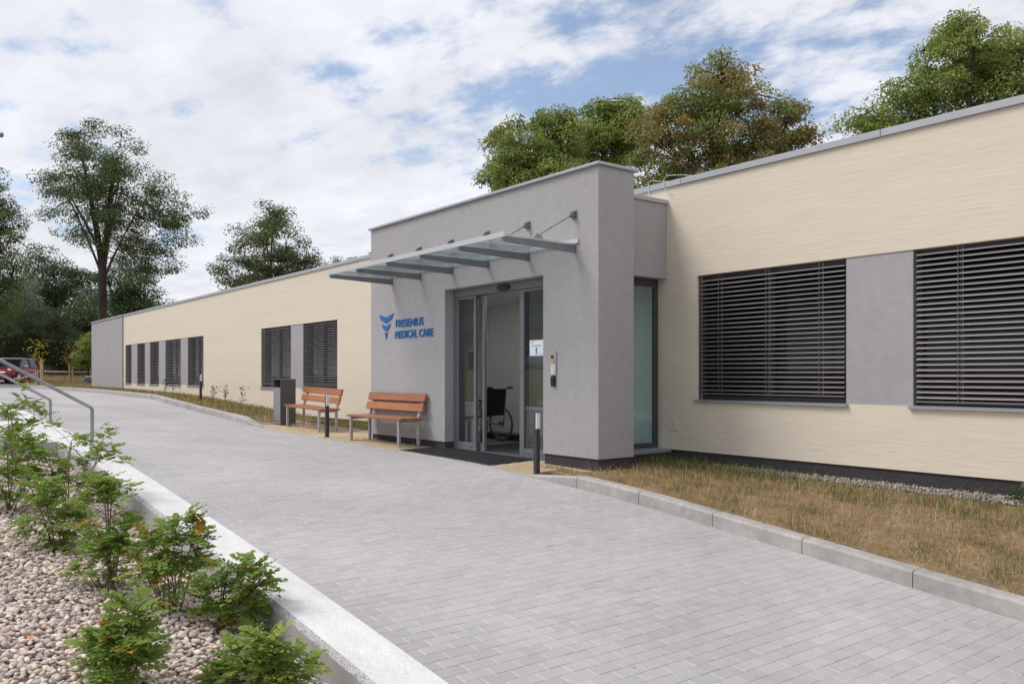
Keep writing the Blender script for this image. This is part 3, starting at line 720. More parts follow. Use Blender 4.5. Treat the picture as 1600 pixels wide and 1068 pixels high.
for k in range(5): B(bx[k]-(.055 if k == 0 else -.003), bx[k+1]+(.055 if k == 4 else -.003), CY0+.012, YF-.03, CZ-.014, CZ+.004).build('pane', 'canopy_glass', cn)
B(CX0, CX1, CY0-.006, CY0+.010, CZ-.03, CZ+.035, .003).build('fascia', 'fascia_light', cn)
B(CX0, CX1+.02, YF-.028, YF-.0005, CZ+.006, CZ+.06, .003).build('wall_flashing', 'fascia_light', cn)

# ================================================================== OBJECTS
# blue company sign on the grey wall
sg = tag(empty('company_sign', (-12.6, YF, 1.85)), 'blue company lettering with arrow shaped emblem on the grey entrance wall', 'sign')
def text_part(txt, x0, x1, z0, h, dy=0.):
    cu = bpy.data.curves.new('lettering', 'FONT'); cu.body = txt; cu.extrude = .006; cu.offset = 0; cu.resolution_u = 4; cu.space_character = 1.04
    to = bpy.data.objects.new('lettering', cu); COL.objects.link(to); bpy.context.view_layer.update()
    me = bpy.data.meshes.new_from_object(to.evaluated_get(bpy.context.evaluated_depsgraph_get())); bpy.data.objects.remove(to)
    co = np.array([v.co[:] for v in me.vertices]); lo, hi = co.min(0), co.max(0)
    for v in me.vertices:
        a = (v.co.x-lo[0])/(hi[0]-lo[0]); b = (v.co.y-lo[1])/(hi[1]-lo[1]); c = (v.co.z-lo[2])/(hi[2]-lo[2])
        v.co = Vector((x0+a*(x1-x0)+12.6, -.014+dy+(.0135-dy)*(1-c), z0+b*h-1.85))
    me.materials.clear(); me.materials.append(MATS['sign_blue']); me.name = 'lettering'
    link_mesh('lettering', me, sg)
for sh_ in range(3): text_part('FRESENIUS', -12.945+.007*sh_, -12.018+.007*sh_, 2.062, .132, .001*sh_); text_part('MEDICAL CARE', -12.965+.007*sh_, -11.708+.007*sh_, 1.862, .135, .001*sh_)
def emblem(pts):
    m = MB(); m.prism([(a, b) for a, b in pts], 1, YF-.014, YF-.0005); m.build('emblem', 'sign_blue', sg)
cxm = -13.29
emblem([(cxm-.26, 2.315), (cxm, 2.255), (cxm+.26, 2.315), (cxm+.20, 2.225), (cxm, 2.155), (cxm-.20, 2.225)])
emblem([(cxm-.155, 2.14), (cxm, 2.095), (cxm+.155, 2.14), (cxm+.11, 2.055), (cxm, 2.01), (cxm-.11, 2.055)])
emblem([(cxm-.055, 1.99), (cxm, 1.962), (cxm+.055, 1.99), (cxm, 1.86)])

# door intercom and black key reader
ic = tag(empty('intercom', (-8.625, YF, 1.2)), 'steel door intercom panel with orange button beside the sliding door', 'intercom')
B(-8.682, -8.568, YF-.022, YF-.0005, 1.205, 1.53, .005).build('panel', 'intercom_steel', ic)
MB().tube([(-8.64, YF-.03, 1.46), (-8.64, YF-.021, 1.46)], .024, 14).build('camera_eye', 'black_plastic', ic)
MB().tube([(-8.625, YF-.032, 1.405), (-8.625, YF-.021, 1.405)], .026, 14).build('call_button', 'orange_button', ic)
for r in range(5):
    for c in range(3): B(-8.668+c*.028, -8.647+c*.028, YF-.026, YF-.0215, 1.225+r*.028, 1.246+r*.028, .002).build('key', 'paper', ic)
kr = tag(empty('key_reader', (-8.62, YF, 1.05)), 'small black key reader box on the grey wall below the intercom', 'reader')
B(-8.655, -8.585, YF-.045, YF-.0005, 1.055, 1.20, .012).build('housing', 'black_plastic', kr)
B(-8.648, -8.592, YF-.049, YF-.044, 1.09, 1.185, .003).build('cover', 'rubber_black', kr)

# paper notice on the glass
nx0, nx1, nz0, nz1, ny = -9.40, -9.09, 1.49, 1.715, YD+.0035
no = tag(empty('paper_notice', ((nx0+nx1)/2, ny, nz0)), 'white paper notice with blue arrow taped inside the right door glass', 'notice')
B(nx0, nx1, ny, ny+.001, nz0, nz1).build('sheet', 'paper', no)
mx_ = (nx0+nx1)/2
MB().prism([(mx_-.018, nz0+.02), (mx_+.018, nz0+.02), (mx_+.018, nz0+.09), (mx_+.034, nz0+.09), (mx_, nz0+.125), (mx_-.034, nz0+.09), (mx_-.018, nz0+.09)], 1, ny-.0012, ny-.0003).build('arrow', 'arrow_blue', no)
t = MB()
for zz_, a, b in ((nz1-.075, .06, .25), (nz1-.09, .05, .26)):
    x = nx0+a
    while x < nx0+b: wd = random.uniform(.012, .03); t.box(x, x+wd, ny-.001, ny-.0003, zz_, zz_+.006); x += wd+.006
t.box(nx0+.03, nx0+.10, ny-.001, ny-.0003, nz1-.034, nz1-.026); t.box(nx1-.1, nx1-.03, ny-.001, ny-.0003, nz0+.025, nz0+.030); t.build('print', 'ink', no)

# rubber ring mat at the door
MX0, MX1, MY0, MY1 = -11.62, -9.2, YK+.09, YD-.03
mt = tag(empty('door_mat', (-10.4, 7.1, 0)), 'black rubber honeycomb mat on the pavement before the sliding door', 'mat')
def mat_z(x, y): return float(walk_z(x, y))+.008
MXR = MX1-.01
gm = MB(); nx_ = int((MX1-MX0)/.05); ny_ = int((MY1-MY0)/.05)
b0 = MB()
b0.add([(MX0, MY0, mat_z(MX0, MY0)-.012), (MX1, MY0, mat_z(MX1, MY0)-.012), (MX1, 7.38, mat_z(MX1, 7.38)-.012), (MX0, 7.38, mat_z(MX0, 7.38)-.012)], [(0, 1, 2, 3)]); b0.add([(DX0+.01, 7.38, -.003), (MX1, 7.38, -.003), (MX1, MY1, -.003), (DX0+.01, MY1, -.003)], [(0, 1, 2, 3)])
b0.build('backing', 'rubber_black', mt)
for j in range(ny_+1):
    for i in range(nx_+1):
        x = MX0+.03+i*.05+(.025 if j % 2 else 0); y = MY0+.03+j*.0455
        if x > MX1-.02 or y > MY1-.02: continue
        if y > YF-.02 and not (DX0+.03 < x < DX1-.03): continue
        z = mat_z(x, min(y, 7.36))+(.006 if y > 7.36 else 0); vs = []; fs = []
        for q in range(6):
            a = q*math.pi/3+math.pi/6; c, s_ = math.cos(a), math.sin(a)
            vs += [(x+.0245*c, y+.0245*s_, z+.006), (x+.0175*c, y+.0175*s_, z+.006), (x+.0175*c, y+.0175*s_, z-.012)]
        for q in range(6):
            r = (q+1) % 6; fs += [(q*3, r*3, r*3+1, q*3+1), (q*3+1, r*3+1, r*3+2, q*3+2)]
        gm.add(vs, fs)
for (a, b, c, d) in ((MX0, MX1, MY0-.0, MY0+.006), (MX0, MX0+.006, MY0+.006, YF), (MX1-.006, MX1, MY0+.006, YF)): 
    n_s = 8
    for i in range(n_s):
        u0, u1 = i/n_s, (i+1)/n_s
        if b-a > d-c: gm.box(a+(b-a)*u0, a+(b-a)*u1, c, d, mat_z(a+(b-a)*(u0+u1)/2, c)-.012, mat_z(a+(b-a)*(u0+u1)/2, c)+.006)
        else: gm.box(a, b, c+(d-c)*u0, c+(d-c)*u1, mat_z(a, c+(d-c)*u0)-.012, mat_z(a, c+(d-c)*u0)+.006)
tag(gm.build('rubber_ring', 'mat_rubber', mt), kind='stuff')

# benches
def make_bench():
    b = empty('bench', (0, 0, 0)); Lb = 1.96; lg = .86
    for k in range(4):      # seat boards
        t = random.uniform(.9, 1.1); y0 = -.005+k*.112
        MB().box(-Lb/2, Lb/2, y0, y0+.102, .435+.0, .473, .006).build('seat_board', 'bench_wood', b, tint=(t, t, t))
    for (z0, z1, yy) in ((.565, .700, .425), (.730, .868, .470)):
        t = random.uniform(.92, 1.1); R = Matrix.Translation((0, yy, (z0+z1)/2)) @ Matrix.Rotation(R_(-14), 4, 'X')
        MB().box(-Lb/2-.01, Lb/2+.01, -.021, .021, -(z1-z0)/2, (z1-z0)/2, .006, mat=R).build('back_board', 'bench_wood', b, tint=(t, t, t))
    for s in (-lg, lg):
        f = MB().box(s-.03, s+.03, .01, .05, .0, .433, .003); f.build('leg', 'bench_steel', b)
        f = MB().box(s-.03, s+.03, .385, .425, .0, .46, .003)
        f.prism([(.385, .461), (.425, .461), (.552, .85), (.518, .86)], 0, s-.028, s+.028); f.build('back_leg', 'bench_steel', b)
        MB().box(s-.025, s+.025, .051, .384, .395, .432, .002).build('seat_rail', 'bench_steel', b)
        f = MB().box(s-.03, s+.03, .051, .384, .0, .010)
        f.tube([(s, .13, .01), (s, .13, .045)], .006, 6); f.tube([(s, .30, .01), (s, .30, .045)], .006, 6); f.build('floor_bar', 'bench_steel', b)
    return b
bn = make_bench(); bn.location = (-12.83, 6.85, float(walk_z(-13.2, 7.1))+.004)
tag(bn, 'reddish wooden bench standing against the grey wall below the blue sign', 'bench', 'wooden benches at the entrance')
b2 = copy_tree(bn); b2.location = (-16.55, 7.16, float(walk_z(-16.7, 7.3))+.004); b2.rotation_euler = (0, R_(1.2), R_(-1.5))
tag(b2, 'reddish wooden bench before the cream wall, between litter bin and bollard', 'bench', 'wooden benches at the entrance')

# litter bin
BX, BY = -18.02, 7.22; bz = .12
lb = tag(empty('litter_bin', (BX, BY, bz)), 'tall dark grey metal litter bin beside the farther bench', 'litter bin')
x0, x1, y0, y1 = BX-.2, BX+.2, BY, BY+.36; zt = 1.13
m = MB(); m.box(x1-.012, x1, y0, y1, bz, zt, .003); m.box(x0, x0+.012, y0, y1, bz, zt, .003); m.box(x0+.012, x1-.012, y1-.012, y1, bz, zt-.001); m.box(x0+.012, x1-.012, y0+.001, y1-.013, zt-.012, zt-.001); m.box(x0+.013, x1-.013, y0+.02, y1-.013, bz+.3, bz+.31)
m.build('body', 'bin_dark', lb)
B(x0+.013, x1-.013, y0-.002, y0+.012, bz+.07, zt-.19, .003).build('front_door', 'bin_front', lb)
B(x0+.013, x1-.013, y0+.002, y0+.014, bz, bz+.062).build('base', 'bin_front', lb)
MB().tube([(x0+.03, y0-.008, .62), (x0+.03, y0-.001, .62)], .01, 8).build('lock', 'chrome', lb)

# bollard lights
def make_bollard():
    b = empty('bollard', (0, 0, 0)); s = .032
    B(-s, s, -s, s, 0, .585, .004).build('post', 'bollard_dark', b)
    m = MB(); m.box(-s, .012, -s, s, .586, .79, .003); m.build('head', 'bollard_dark', b)
    B(.0125, s+.001, -s+.001, s-.001, .588, .788, .003).build('light_panel', 'bollard_light', b)
    MB().box(-s-.012, s+.012, -s-.012, s+.012, -.004, .004).build('foot_plate', 'bollard_dark', b)
    return b
bo = make_bollard(); bo.location = (-8.24, 6.76, float(walk_z(-8.24, 6.76)))
tag(bo, 'dark square bollard light beside the door mat at the dropped kerb', 'bollard', 'bollard lights along the drive')
c = copy_tree(bo); c.location = (-14.57, 6.82, float(walk_z(-14.57, 6.82))); tag(c, 'dark square bollard light standing in front of the farther bench', 'bollard', 'bollard lights along the drive')
c = copy_tree(bo); c.location = (-24.9, 7.65, float(lawn_z(-24.9, 7.65))-.0); c.rotation_euler = (0, R_(1.5), 0); tag(c, 'dark square bollard light in the grass strip before the cream wall', 'bollard', 'bollard lights along the drive')

# wheelchair in the lobby (built facing +X, seat centre at origin)
wc = empty('wheelchair', (0, 0, 0), 'folded black wheelchair parked inside the open entrance door', 'wheelchair')
wc['label'] = 'black wheelchair with grey tyred wheels parked inside the open entrance door'
for s in (-1, 1):
    w = empty('wheel', (-.08, s*.29, .305), parent=wc)
    MB().torus((-.08, s*.29, .305), (0, 1, .03*s), .288, .017, 36, 8).build('tyre', 'tyre_grey', w)
    MB().torus((-.08, s*.29, .305), (0, 1, .03*s), .266, .009, 36, 6).build('rim', 'chrome', w)
    MB().torus((-.08, s*.325, .305), (0, 1, .03*s), .25, .008, 36, 6).build('push_ring', 'chrome', w)
    sp = MB()
    for k in range(18):
        a = k*2*math.pi/18; sp.tube([(-.08+.03*math.cos(a+.5), s*.29, .305+.03*math.sin(a+.5)), (-.08+.264*math.cos(a), s*.29, .305+.264*math.sin(a))], .0022, 4, False)
    sp.build('spoke', 'chrome', w)
    MB().tube([(-.08, s*.26, .305), (-.08, s*.33, .305)], .032, 12).build('hub', 'black_plastic', w)
    cs = empty('caster', (.36, s*.23, .09), parent=wc)
    MB().torus((.36, s*.23, .09), (0, 1, 0), .072, .018, 20, 8).build('tyre', 'tyre_grey', cs)
    MB().tube([(.36, s*.23-.012, .09), (.36, s*.23+.012, .09)], .055, 14).build('disc', 'black_plastic', cs)
    MB().tube([(.36, s*.23+.03, .09), (.35, s*.23+.03, .2), (.34, s*.23, .22), (.34, s*.23, .33)], .011, 8).build('fork', 'chrome', cs)
    fr = MB()
    fr.tube([(-.22, s*.23, .30), (.34, s*.23, .30), (.40, s*.23, .50), (-.22, s*.23, .50)], .0125, 8)
    fr.tube([(-.20, s*.23, .25), (-.24, s*.23, .55), (-.27, s*.23, .90), (-.30, s*.23, .935), (-.40, s*.23, .94)], .0125, 8)
    fr.tube([(.40, s*.23, .50), (.47, s*.22, .30), (.50, s*.2, .13)], .0115, 8); fr.build('frame', 'chrome', wc)
    MB().tube([(-.32, s*.23, .938), (-.43, s*.23, .94)], .018, 10).build('push_handle', 'black_plastic', wc)
    B(-.20, .16, s*.23-.025, s*.23+.025, .70, .735, .01).build('armrest', 'black_plastic', wc)
    B(-.16, .20, s*.245-.004, s*.245+.004, .50, .69).build('side_guard', 'chair_fabric', wc)
    B(.44, .60, s*.13-.07, s*.13+.07, .115, .13, .004).build('footplate', 'black_plastic', wc)
MB().tube([(0, -.23, .3), (0, .23, .49)], .011, 8).tube([(.02, .23, .3), (.02, -.23, .49)], .011, 8).build('cross_brace', 'chrome', wc)
B(-.22, .22, -.215, .215, .49, .53, .012).build('seat', 'chair_fabric', wc)
vs = []; fs = []
for i in range(7):
    for j in range(7):
        y = -.222+.444*i/6; z = .46+.46*j/6; vs.append((-.232-.04*(z-.46)/.46-.03*math.sin(math.pi*i/6), y, z))
for i in range(6):
    for j in range(6): fs.append((i*7+j, i*7+j+1, (i+1)*7+j+1, (i+1)*7+j))
bk = MB().add(vs, fs, True); bk.add([(v[0]+.012, v[1], v[2]) for v in vs], [f_[::-1] for f_ in fs], True); bk.build('backrest', 'chair_fabric', wc)
wc.scale = (1.04, 1.04, 1.04); wc.location = (-12.16, 8.78, .013); wc.rotation_euler = (0, 0, R_(186))

# cars on the parking area
def make_car(name, loc, rot, paint, roofpaint, label, scale=1.0):
    car = empty(name, (0, 0, 0), label, 'car')
    st_ = [(-1.80, .66, .34, .62, .60), (-1.72, .76, .24, .78, .70), (-1.2, .84, .20, .86, .78), (0, .85, .19, .87, .80), (.75, .85, .19, .87, .79), (1.25, .82, .20, .84, .74), (1.62, .76, .22, .74, .64), (1.80, .64, .28, .64, .52)]
    vs = []; fs = []
    for (x, w, zb, zt_, wt) in st_:
        for (y, z) in ((w*.86, zb), (w, zb+.12), (w, zb+(zt_-zb)*.55), (wt+.03, zt_-.04), (wt*.8, zt_+.02), (0, zt_+.045)): vs.append((x, y, z))
    nn = 6
    full = vs+[(x, -y, z) for x, y, z in vs]; o_ = len(vs)
    for i in range(len(st_)-1):
        for k in range(nn-1):
            a, b, c, d = i*nn+k, (i+1)*nn+k, (i+1)*nn+k+1, i*nn+k+1; fs.append((a, b, c, d)); fs.append((a+o_, d+o_, c+o_, b+o_))
    for i in (0, len(st_)-1):
        r = [i*nn+k for k in range(nn)]; fs.append(tuple(r+[q+o_ for q in r[::-1][1:]]))
    bm = bmesh.new(); bv = [bm.verts.new(v) for v in full]
    for f_ in fs: bm.faces.new([bv[i] for i in f_])
    bmesh.ops.remove_doubles(bm, verts=bm.verts[:], dist=.001); bmesh.ops.recalc_face_normals(bm, faces=bm.faces[:]); bmesh.ops.subdivide_edges(bm, edges=bm.edges[:], cuts=1, smooth=.6, use_grid_fill=True); bm.verts.index_update()
    MB().add([v.co.copy() for v in bm.verts], [[v.index for v in f_.verts] for f_ in bm.faces], True).build('body', paint, car); bm.free()
    # greenhouse
    gh = [(.78, .83, .74, .74), (.28, 1.34, .60, .60), (-1.45, 1.33, .60, .60), (-1.72, .84, .70, .70)]
    g = MB(); A = [(.80, -.74, .86), (.80, .74, .86), (-1.74, .72, .86), (-1.74, -.72, .86), (.25, -.60, 1.34), (.25, .60, 1.34), (-1.48, .58, 1.34), (-1.48, -.58, 1.34)]
    g.add(A, [(0, 1, 5, 4), (1, 2, 6, 5), (2, 3, 7, 6), (3, 0, 4, 7)]); g.build('window', 'car_glass', car)
    MB().box(-1.52, .30, -.625, .625, 1.335, 1.40, .03).build('roof', roofpaint, car)
    pl_ = MB()
    for s in (-1, 1):
        pl_.tube([(.80, s*.745, .86), (.27, s*.605, 1.35)], .03, 6); pl_.tube([(-1.74, s*.73, .86), (-1.48, s*.59, 1.35)], .06, 6); pl_.tube([(-.55, s*.735, .86), (-.55, s*.605, 1.35)], .035, 6)
    pl_.build('pillar', paint, car)
    for s in (-1, 1):
        for x in (-1.18, 1.2):
            w = empty('wheel', (x, s*.74, .30), parent=car)
            MB().torus((x, s*.77, .30), (0, 1, 0), .225, .085, 24, 8).build('tyre', 'rubber_black', w); MB().tube([(x, s*.80, .30), (x, s*.855, .30)], .19, 18).build('rim', 'car_silver', w)
        MB().torus((1.2, s*.835, .31), (0, 1, 0), .32, .028, 24, 6).torus((-1.18, s*.835, .31), (0, 1, 0), .32, .028, 24, 6).build('wheel_arch', 'black_plastic', car)
        hb = bmesh.new(); bmesh.ops.create_uvsphere(hb, u_segments=14, v_segments=8, radius=1)
        for v in hb.verts: v.co = Vector((1.63+.10*v.co.x, s*.53+.13*v.co.y, .68+.11*v.co.z))
        hb.verts.index_update(); MB().add([v.co.copy() for v in hb.verts], [[v.index for v in f_.verts] for f_ in hb.faces], True).build('headlight', 'headlight', car)
        for v in hb.verts: v.co = Vector((.55+.07*(v.co.x-1.63)/.10, s*.95+.11*((v.co.y-s*.53)/.13), .93+.07*((v.co.z-.68)/.11)))
        MB().add([v.co.copy() for v in hb.verts], [[v.index for v in f_.verts] for f_ in hb.faces], True).build('wing_mirror', roofpaint, car); hb.free()
        B(-.6, -.45, s*.875-.01, s*.875+.01, .70, .73, .004).build('door_handle', 'chrome', car)
    B(1.74, 1.835, -.42, .42, .52, .62, .02).build('grille', 'chrome', car); B(1.70, 1.825, -.62, .62, .24, .36, .02).build('bumper', 'black_plastic', car)
    pp = B(1.836, 1.846, -.26, .26, .40, .51, .003).build('number_plate', 'paper', car)
    B(1.8455, 1.8475, -.26, -.215, .405, .505).build('plate_strip', 'sign_blue', car)
    car.location = loc; car.rotation_euler = (0, 0, rot); car.scale = (scale,)*3
    return car
cl = spot(-.602, 48.5); make_car('parked_car', (cl[0], cl[1], float(terrain_z(*cl))-.02), math.atan2(-.50, .86), 'car_red', 'car_silver', 'dark red hatchback with silver roof parked behind the handrails', 1.03)
cl = spot(-.5035, 51.5); make_car('parked_car', (cl[0]-.6, cl[1]+.30, -.22), R_(205), 'car_white', 'car_white', 'white car half hidden behind the far grey end of the building')
tag(link_mesh('parking_area', grid_mesh('parking_area', np.linspace(-50.2, -75, 30), np.linspace(-8, 7.9, 20), lambda x, y: terrain_z(x, y)+.012, 'asphalt')), kind='structure')

# staked saplings and barrier tape
DENS = 1.45; LUM = 2.6
def leaf_quads(P, Nrm, Dir, size, fold=.25, wid=.55):
    """two-triangle folded leaves: base, left, tip, right."""
    D = Dir-Nrm*(Dir*Nrm).sum(1, keepdims=True); D /= np.linalg.norm(D, axis=1, keepdims=True)+1e-9
    S = np.cross(Nrm, D); s = size[:, None]
    V = np.stack([P, P+D*s*.5+S*s*wid*.5+Nrm*s*fold*.4, P+D*s-Nrm*s*fold*.5, P+D*s*.5-S*s*wid*.5+Nrm*s*fold*.4], 1)
    return V.reshape(-1, 3), np.arange(len(P)*4).reshape(-1, 4)
def tree(name, label, base, cat, trunk, blobs, nclump, per, leafsize, cols, seed, group=None, clump=.55, limbs=9, droop=.0, lean=(0, 0), bias=2.0):
    """trunk=(radius, height of the fork); blobs=[(dx, dy, z, rx, ry, rz)] relative to the base; cols = list of leaf colours."""
    r = np.random.default_rng(seed); bx_, by_, bz_ = base
    root = empty(name, base, label, cat, group)
    wts = np.array([b[3]*b[4]*b[5] for b in blobs])**.75; wts /= wts.sum(); pick = r.choice(len(blobs), nclump, p=wts)
    d = r.normal(size=(nclump, 3)); d /= np.linalg.norm(d, axis=1, keepdims=True); rad = r.uniform(0, 1, nclump)**(1/(1+bias))
    Bl = np.array(blobs); C = Bl[pick, :3]+d*rad[:, None]*Bl[pick, 3:6]
    C = C[C[:, 2] > trunk[1]*.35]; nclump = len(C)
    cen = (Bl[:, :3]*wts[:, None]).sum(0)
    # wood
    m = MB(); fork = np.array([lean[0], lean[1], trunk[1]])
    tp = [(0, 0, -.3)]+[(lean[0]*t+.06*trunk[0]*math.sin(9*t), lean[1]*t, trunk[1]*t) for t in (.3, .65, 1)]
    m.tube(tp, trunk[0], 10, r1=trunk[0]*.75)
    nl = min(limbs, nclump); tips = C[r.choice(nclump, nl, replace=False)]
    tips[:, 2] = np.maximum(tips[:, 2], trunk[1]+.4); allp = []
    for k, t in enumerate(tips):
        s0 = np.array(tp[-1])-np.array([0, 0, trunk[1]*.25*r.uniform(0, 1)]); mid = s0*.45+t*.55+np.array([0, 0, .12*np.linalg.norm(t-s0)]); pts = []
        for u in np.linspace(0, 1, 7): pts.append((1-u)**2*s0+2*u*(1-u)*mid+u*u*t)
        m.tube(pts, trunk[0]*r.uniform(.25, .45), 6, False, r1=.03); allp += pts[2:]
    lead = [np.array(tp[-1]), fork*.5+cen*.5, cen+np.array([0, 0, .5*(C[:, 2].max()-cen[2])])]
    m.tube([tuple(p) for p in lead], trunk[0]*.7, 7, False, r1=.04); allp += [lead[1], lead[1]*.5+lead[2]*.5, lead[2]]
    allp = np.array(allp)
    for c in C:
        j = np.argmin(((allp-c)**2).sum(1)); q = allp[j]
        m.tube([q, q*.5+c*.5+np.array([0, 0, .08]), c], .035, 4, False, r1=.012)
    b0 = MB(); b0.v = [(v[0]+bx_, v[1]+by_, v[2]+bz_) for v in m.v]; b0.f = m.f; b0.sm = m.sm; b0.build('trunk', 'bark', root)
    per = int(per*DENS); leafsize *= .60
    # leaves
    k = nclump*per; ci = np.repeat(np.arange(nclump), per); cs = clump*r.uniform(.6, 1.35, nclump)
    g = r.normal(size=(k, 3)); g *= (r.uniform(.2, 1, (k, 1))**.6)/np.linalg.norm(g, axis=1, keepdims=True)
    P = C[ci]+g*cs[ci][:, None]*np.array([1.3, 1.3, .6]); P[:, 2] -= droop*(g[:, 0]**2+g[:, 1]**2)*cs[ci]
    nr = g*.55+np.array([0, 0, .75])+r.normal(0, .45, (k, 3)); nr /= np.linalg.norm(nr, axis=1, keepdims=True)
    dr_ = g+np.array([0, 0, -.35-droop])+r.normal(0, .5, (k, 3)); sz = leafsize*r.uniform(.65, 1.3, k)
    V, F = leaf_quads(P, nr, dr_, sz)
    cl_ = np.array(cols); ct = LUM*cl_[r.integers(0, len(cols), nclump)][ci]*r.uniform(.78, 1.25, (k, 1)); odd = r.random(k) < .12; ct[odd] = LUM*cl_[r.integers(0, len(cols), odd.sum())]
    me = np_mesh('crown', V, F, 'leaf', tint=np.repeat(ct, 4, 0)); tag(link_mesh('crown', me, root), kind='stuff')
    return root
def at(px_, dist):      # bearing of a column of the photograph at a real distance
    return spot((px_-800)/1296, dist)
def zt_(py, dist): return 1.2+(587-py)*dist/1296
def ptree(name, label, px_, dist, discs, trunk_r, fork_py, cols, seed, nclump, per, leaf_, group=None, cat='tree', clump=.55, droop=0., limbs=9, depth=.9, basez=None, bias=2.0):
    """discs: crown lobes as (column, row, half width, half height) seen at the tree's distance."""
    bx_, by_ = at(px_, dist); bz_ = float(terrain_z(bx_, by_)) if basez is None else basez
    bl = []
    for i, (x, y, w, h) in enumerate(discs):
        X, Y = at(x, dist); dd = .22*dist*w/1296*((i % 3)-1); sx, sy = -.7917, .6109
        bl.append((X-bx_+sx*dd, Y-by_+sy*dd, zt_(y, dist)-bz_, w*dist/1296, w*dist/1296*depth, h*dist/1296))
    return tree(name, label, (bx_, by_, bz_), cat, (trunk_r, zt_(fork_py, dist)-bz_), bl, nclump, per, leaf_, cols, seed, group, clump, limbs, droop, bias=bias)
GD = [(.030, .052, .020), (.038, .062, .024), (.024, .043, .018), (.046, .066, .026)]
GM = [(.086, .108, .028), (.104, .124, .032), (.072, .094, .026), (.120, .134, .038)]
GB = [(.102, .104, .034), (.116, .096, .036), (.088, .102, .030), (.122, .092, .038), (.080, .096, .028)]
GL = [(.12, .15, .035), (.15, .18, .04), (.10, .14, .035)]
BG = 'trees beyond the car park'
ptree('maple_tree', 'tall spreading maple with open crown and bare trunk beyond the far end', 160, 58, [(165, 260, 72, 66), (190, 330, 100, 80), (285, 345, 34, 52), (75, 285, 34, 26), (130, 330, 60, 60), (225, 400, 62, 44), (120, 225, 26, 40)], .34, 395, [(.050, .070, .030), (.060, .082, .034), (.040, .060, .026), (.072, .085, .036)], 11, 270, 95, .27, BG, clump=.72, limbs=14, bias=1.3)
ptree('oak_tree', 'dark round headed oak left of the tall maple', 85, 74, [(80, 430, 52, 46), (60, 490, 50, 60), (120, 470, 46, 56), (100, 530, 60, 50)], .35, 560, GD, 12, 240, 90, .32, BG, clump=.85, limbs=9)
ptree('oak_tree', 'dark oak with low crown behind the bare maple trunk', 200, 68, [(205, 430, 46, 34), (215, 470, 46, 40), (170, 490, 60, 44), (130, 540, 60, 40)], .3, 570, GD+[(.06, .09, .03)], 13, 230, 90, .30, BG, clump=.8)
ptree('lime_tree', 'yellowish green tree cut by the left picture edge', -40, 50, [(-35, 330, 62, 80), (-20, 400, 62, 70), (-50, 470, 80, 60), (10, 350, 30, 40)], .3, 520, [(.06, .08, .028), (.07, .088, .03), (.05, .07, .026)], 14, 300, 90, .24, BG, clump=.6)
ptree('willow_tree', 'pale grey green feathery tree above the dark yews', 35, 66, [(35, 465, 34, 38), (15, 500, 40, 40), (55, 500, 24, 28)], .2, 560, [(.10, .125, .085), (.085, .11, .07)], 15, 120, 130, .20, BG, clump=.6, droop=.9)
ptree('yew_tree', 'broad dark yew bush behind the red car', 25, 60, [(20, 530, 50, 52), (-10, 560, 60, 40), (45, 495, 22, 36), (5, 490, 22, 34)], .2, 580, [(.020, .032, .014), (.028, .040, .016), (.035, .040, .016)], 16, 230, 120, .16, BG, clump=.5, limbs=7)
ptree('yew_tree', 'narrower dark yew bush behind the staked saplings', 95, 61, [(85, 530, 36, 46), (110, 550, 36, 36), (75, 505, 18, 28)], .18, 580, [(.022, .034, .014), (.030, .042, .018), (.038, .042, .018)], 17, 160, 120, .16, BG, clump=.5, limbs=7)
ptree('hazel_bush', 'light green young tree close to the grey end of the building', 138, 59, [(135, 550, 20, 24), (145, 535, 14, 14), (128, 565, 14, 14)], .06, 575, GL, 18, 60, 70, .22, BG, cat='bush', clump=.35, limbs=5)
ptree('lime_tree', 'round leafy tree behind the roof left of the entrance', 420, 62, [(425, 385, 60, 52), (375, 430, 44, 34), (470, 420, 50, 40), (430, 340, 30, 22), (420, 450, 80, 30)], .3, 490, [(.050, .068, .026), (.064, .080, .030), (.042, .058, .022), (.075, .085, .034)], 19, 200, 95, .30, BG, clump=.75, limbs=11, basez=.3)
ptree('birch_tree', 'small tree top showing above the roof beside the canopy', 545, 80, [(545, 425, 34, 26), (575, 410, 16, 24)], .15, 470, [(.05, .08, .025), (.07, .10, .03)], 20, 60, 80, .26, BG, clump=.5, limbs=5, basez=.3)
LUM = 3.1
CG = 'horse chestnuts behind the building'
CH = dict(group=CG, clump=.54, droop=.45, limbs=12)
ptree('chestnut_tree', 'green horse chestnut left of the brown one, above the entrance', 830, 46, [(810, 250, 62, 60), (870, 215, 46, 54), (770, 285, 30, 40), (850, 300, 90, 60)], .3, 380, GM, 21, 290, 95, .30, basez=0, **CH)
ptree('chestnut_tree', 'small bright green horse chestnut between two larger ones', 950, 49, [(945, 215, 58, 60), (985, 195, 36, 48), (930, 290, 70, 60)], .3, 380, [(.098, .120, .028), (.082, .104, .025), (.112, .125, .032)], 22, 230, 95, .30, basez=0, **CH)
ptree('chestnut_tree', 'largest horse chestnut with brownish leaves behind the cream wall', 1120, 43, [(1115, 180, 84, 84), (1060, 225, 80, 80), (1205, 215, 66, 84), (1130, 115, 36, 30), (1255, 235, 32, 44), (1130, 290, 130, 60)], .36, 380, GB, 23, 440, 95, .28, basez=0, **CH)
ptree('chestnut_tree', 'green horse chestnut at the right edge above the roof', 1500, 37, [(1500, 110, 78, 78), (1580, 130, 80, 74), (1430, 160, 62, 52), (1360, 195, 52, 30), (1508, 50, 34, 30), (1500, 230, 160, 50)], .34, 330, GM, 24, 420, 95, .26, basez=0, **CH)
LUM = 2.2
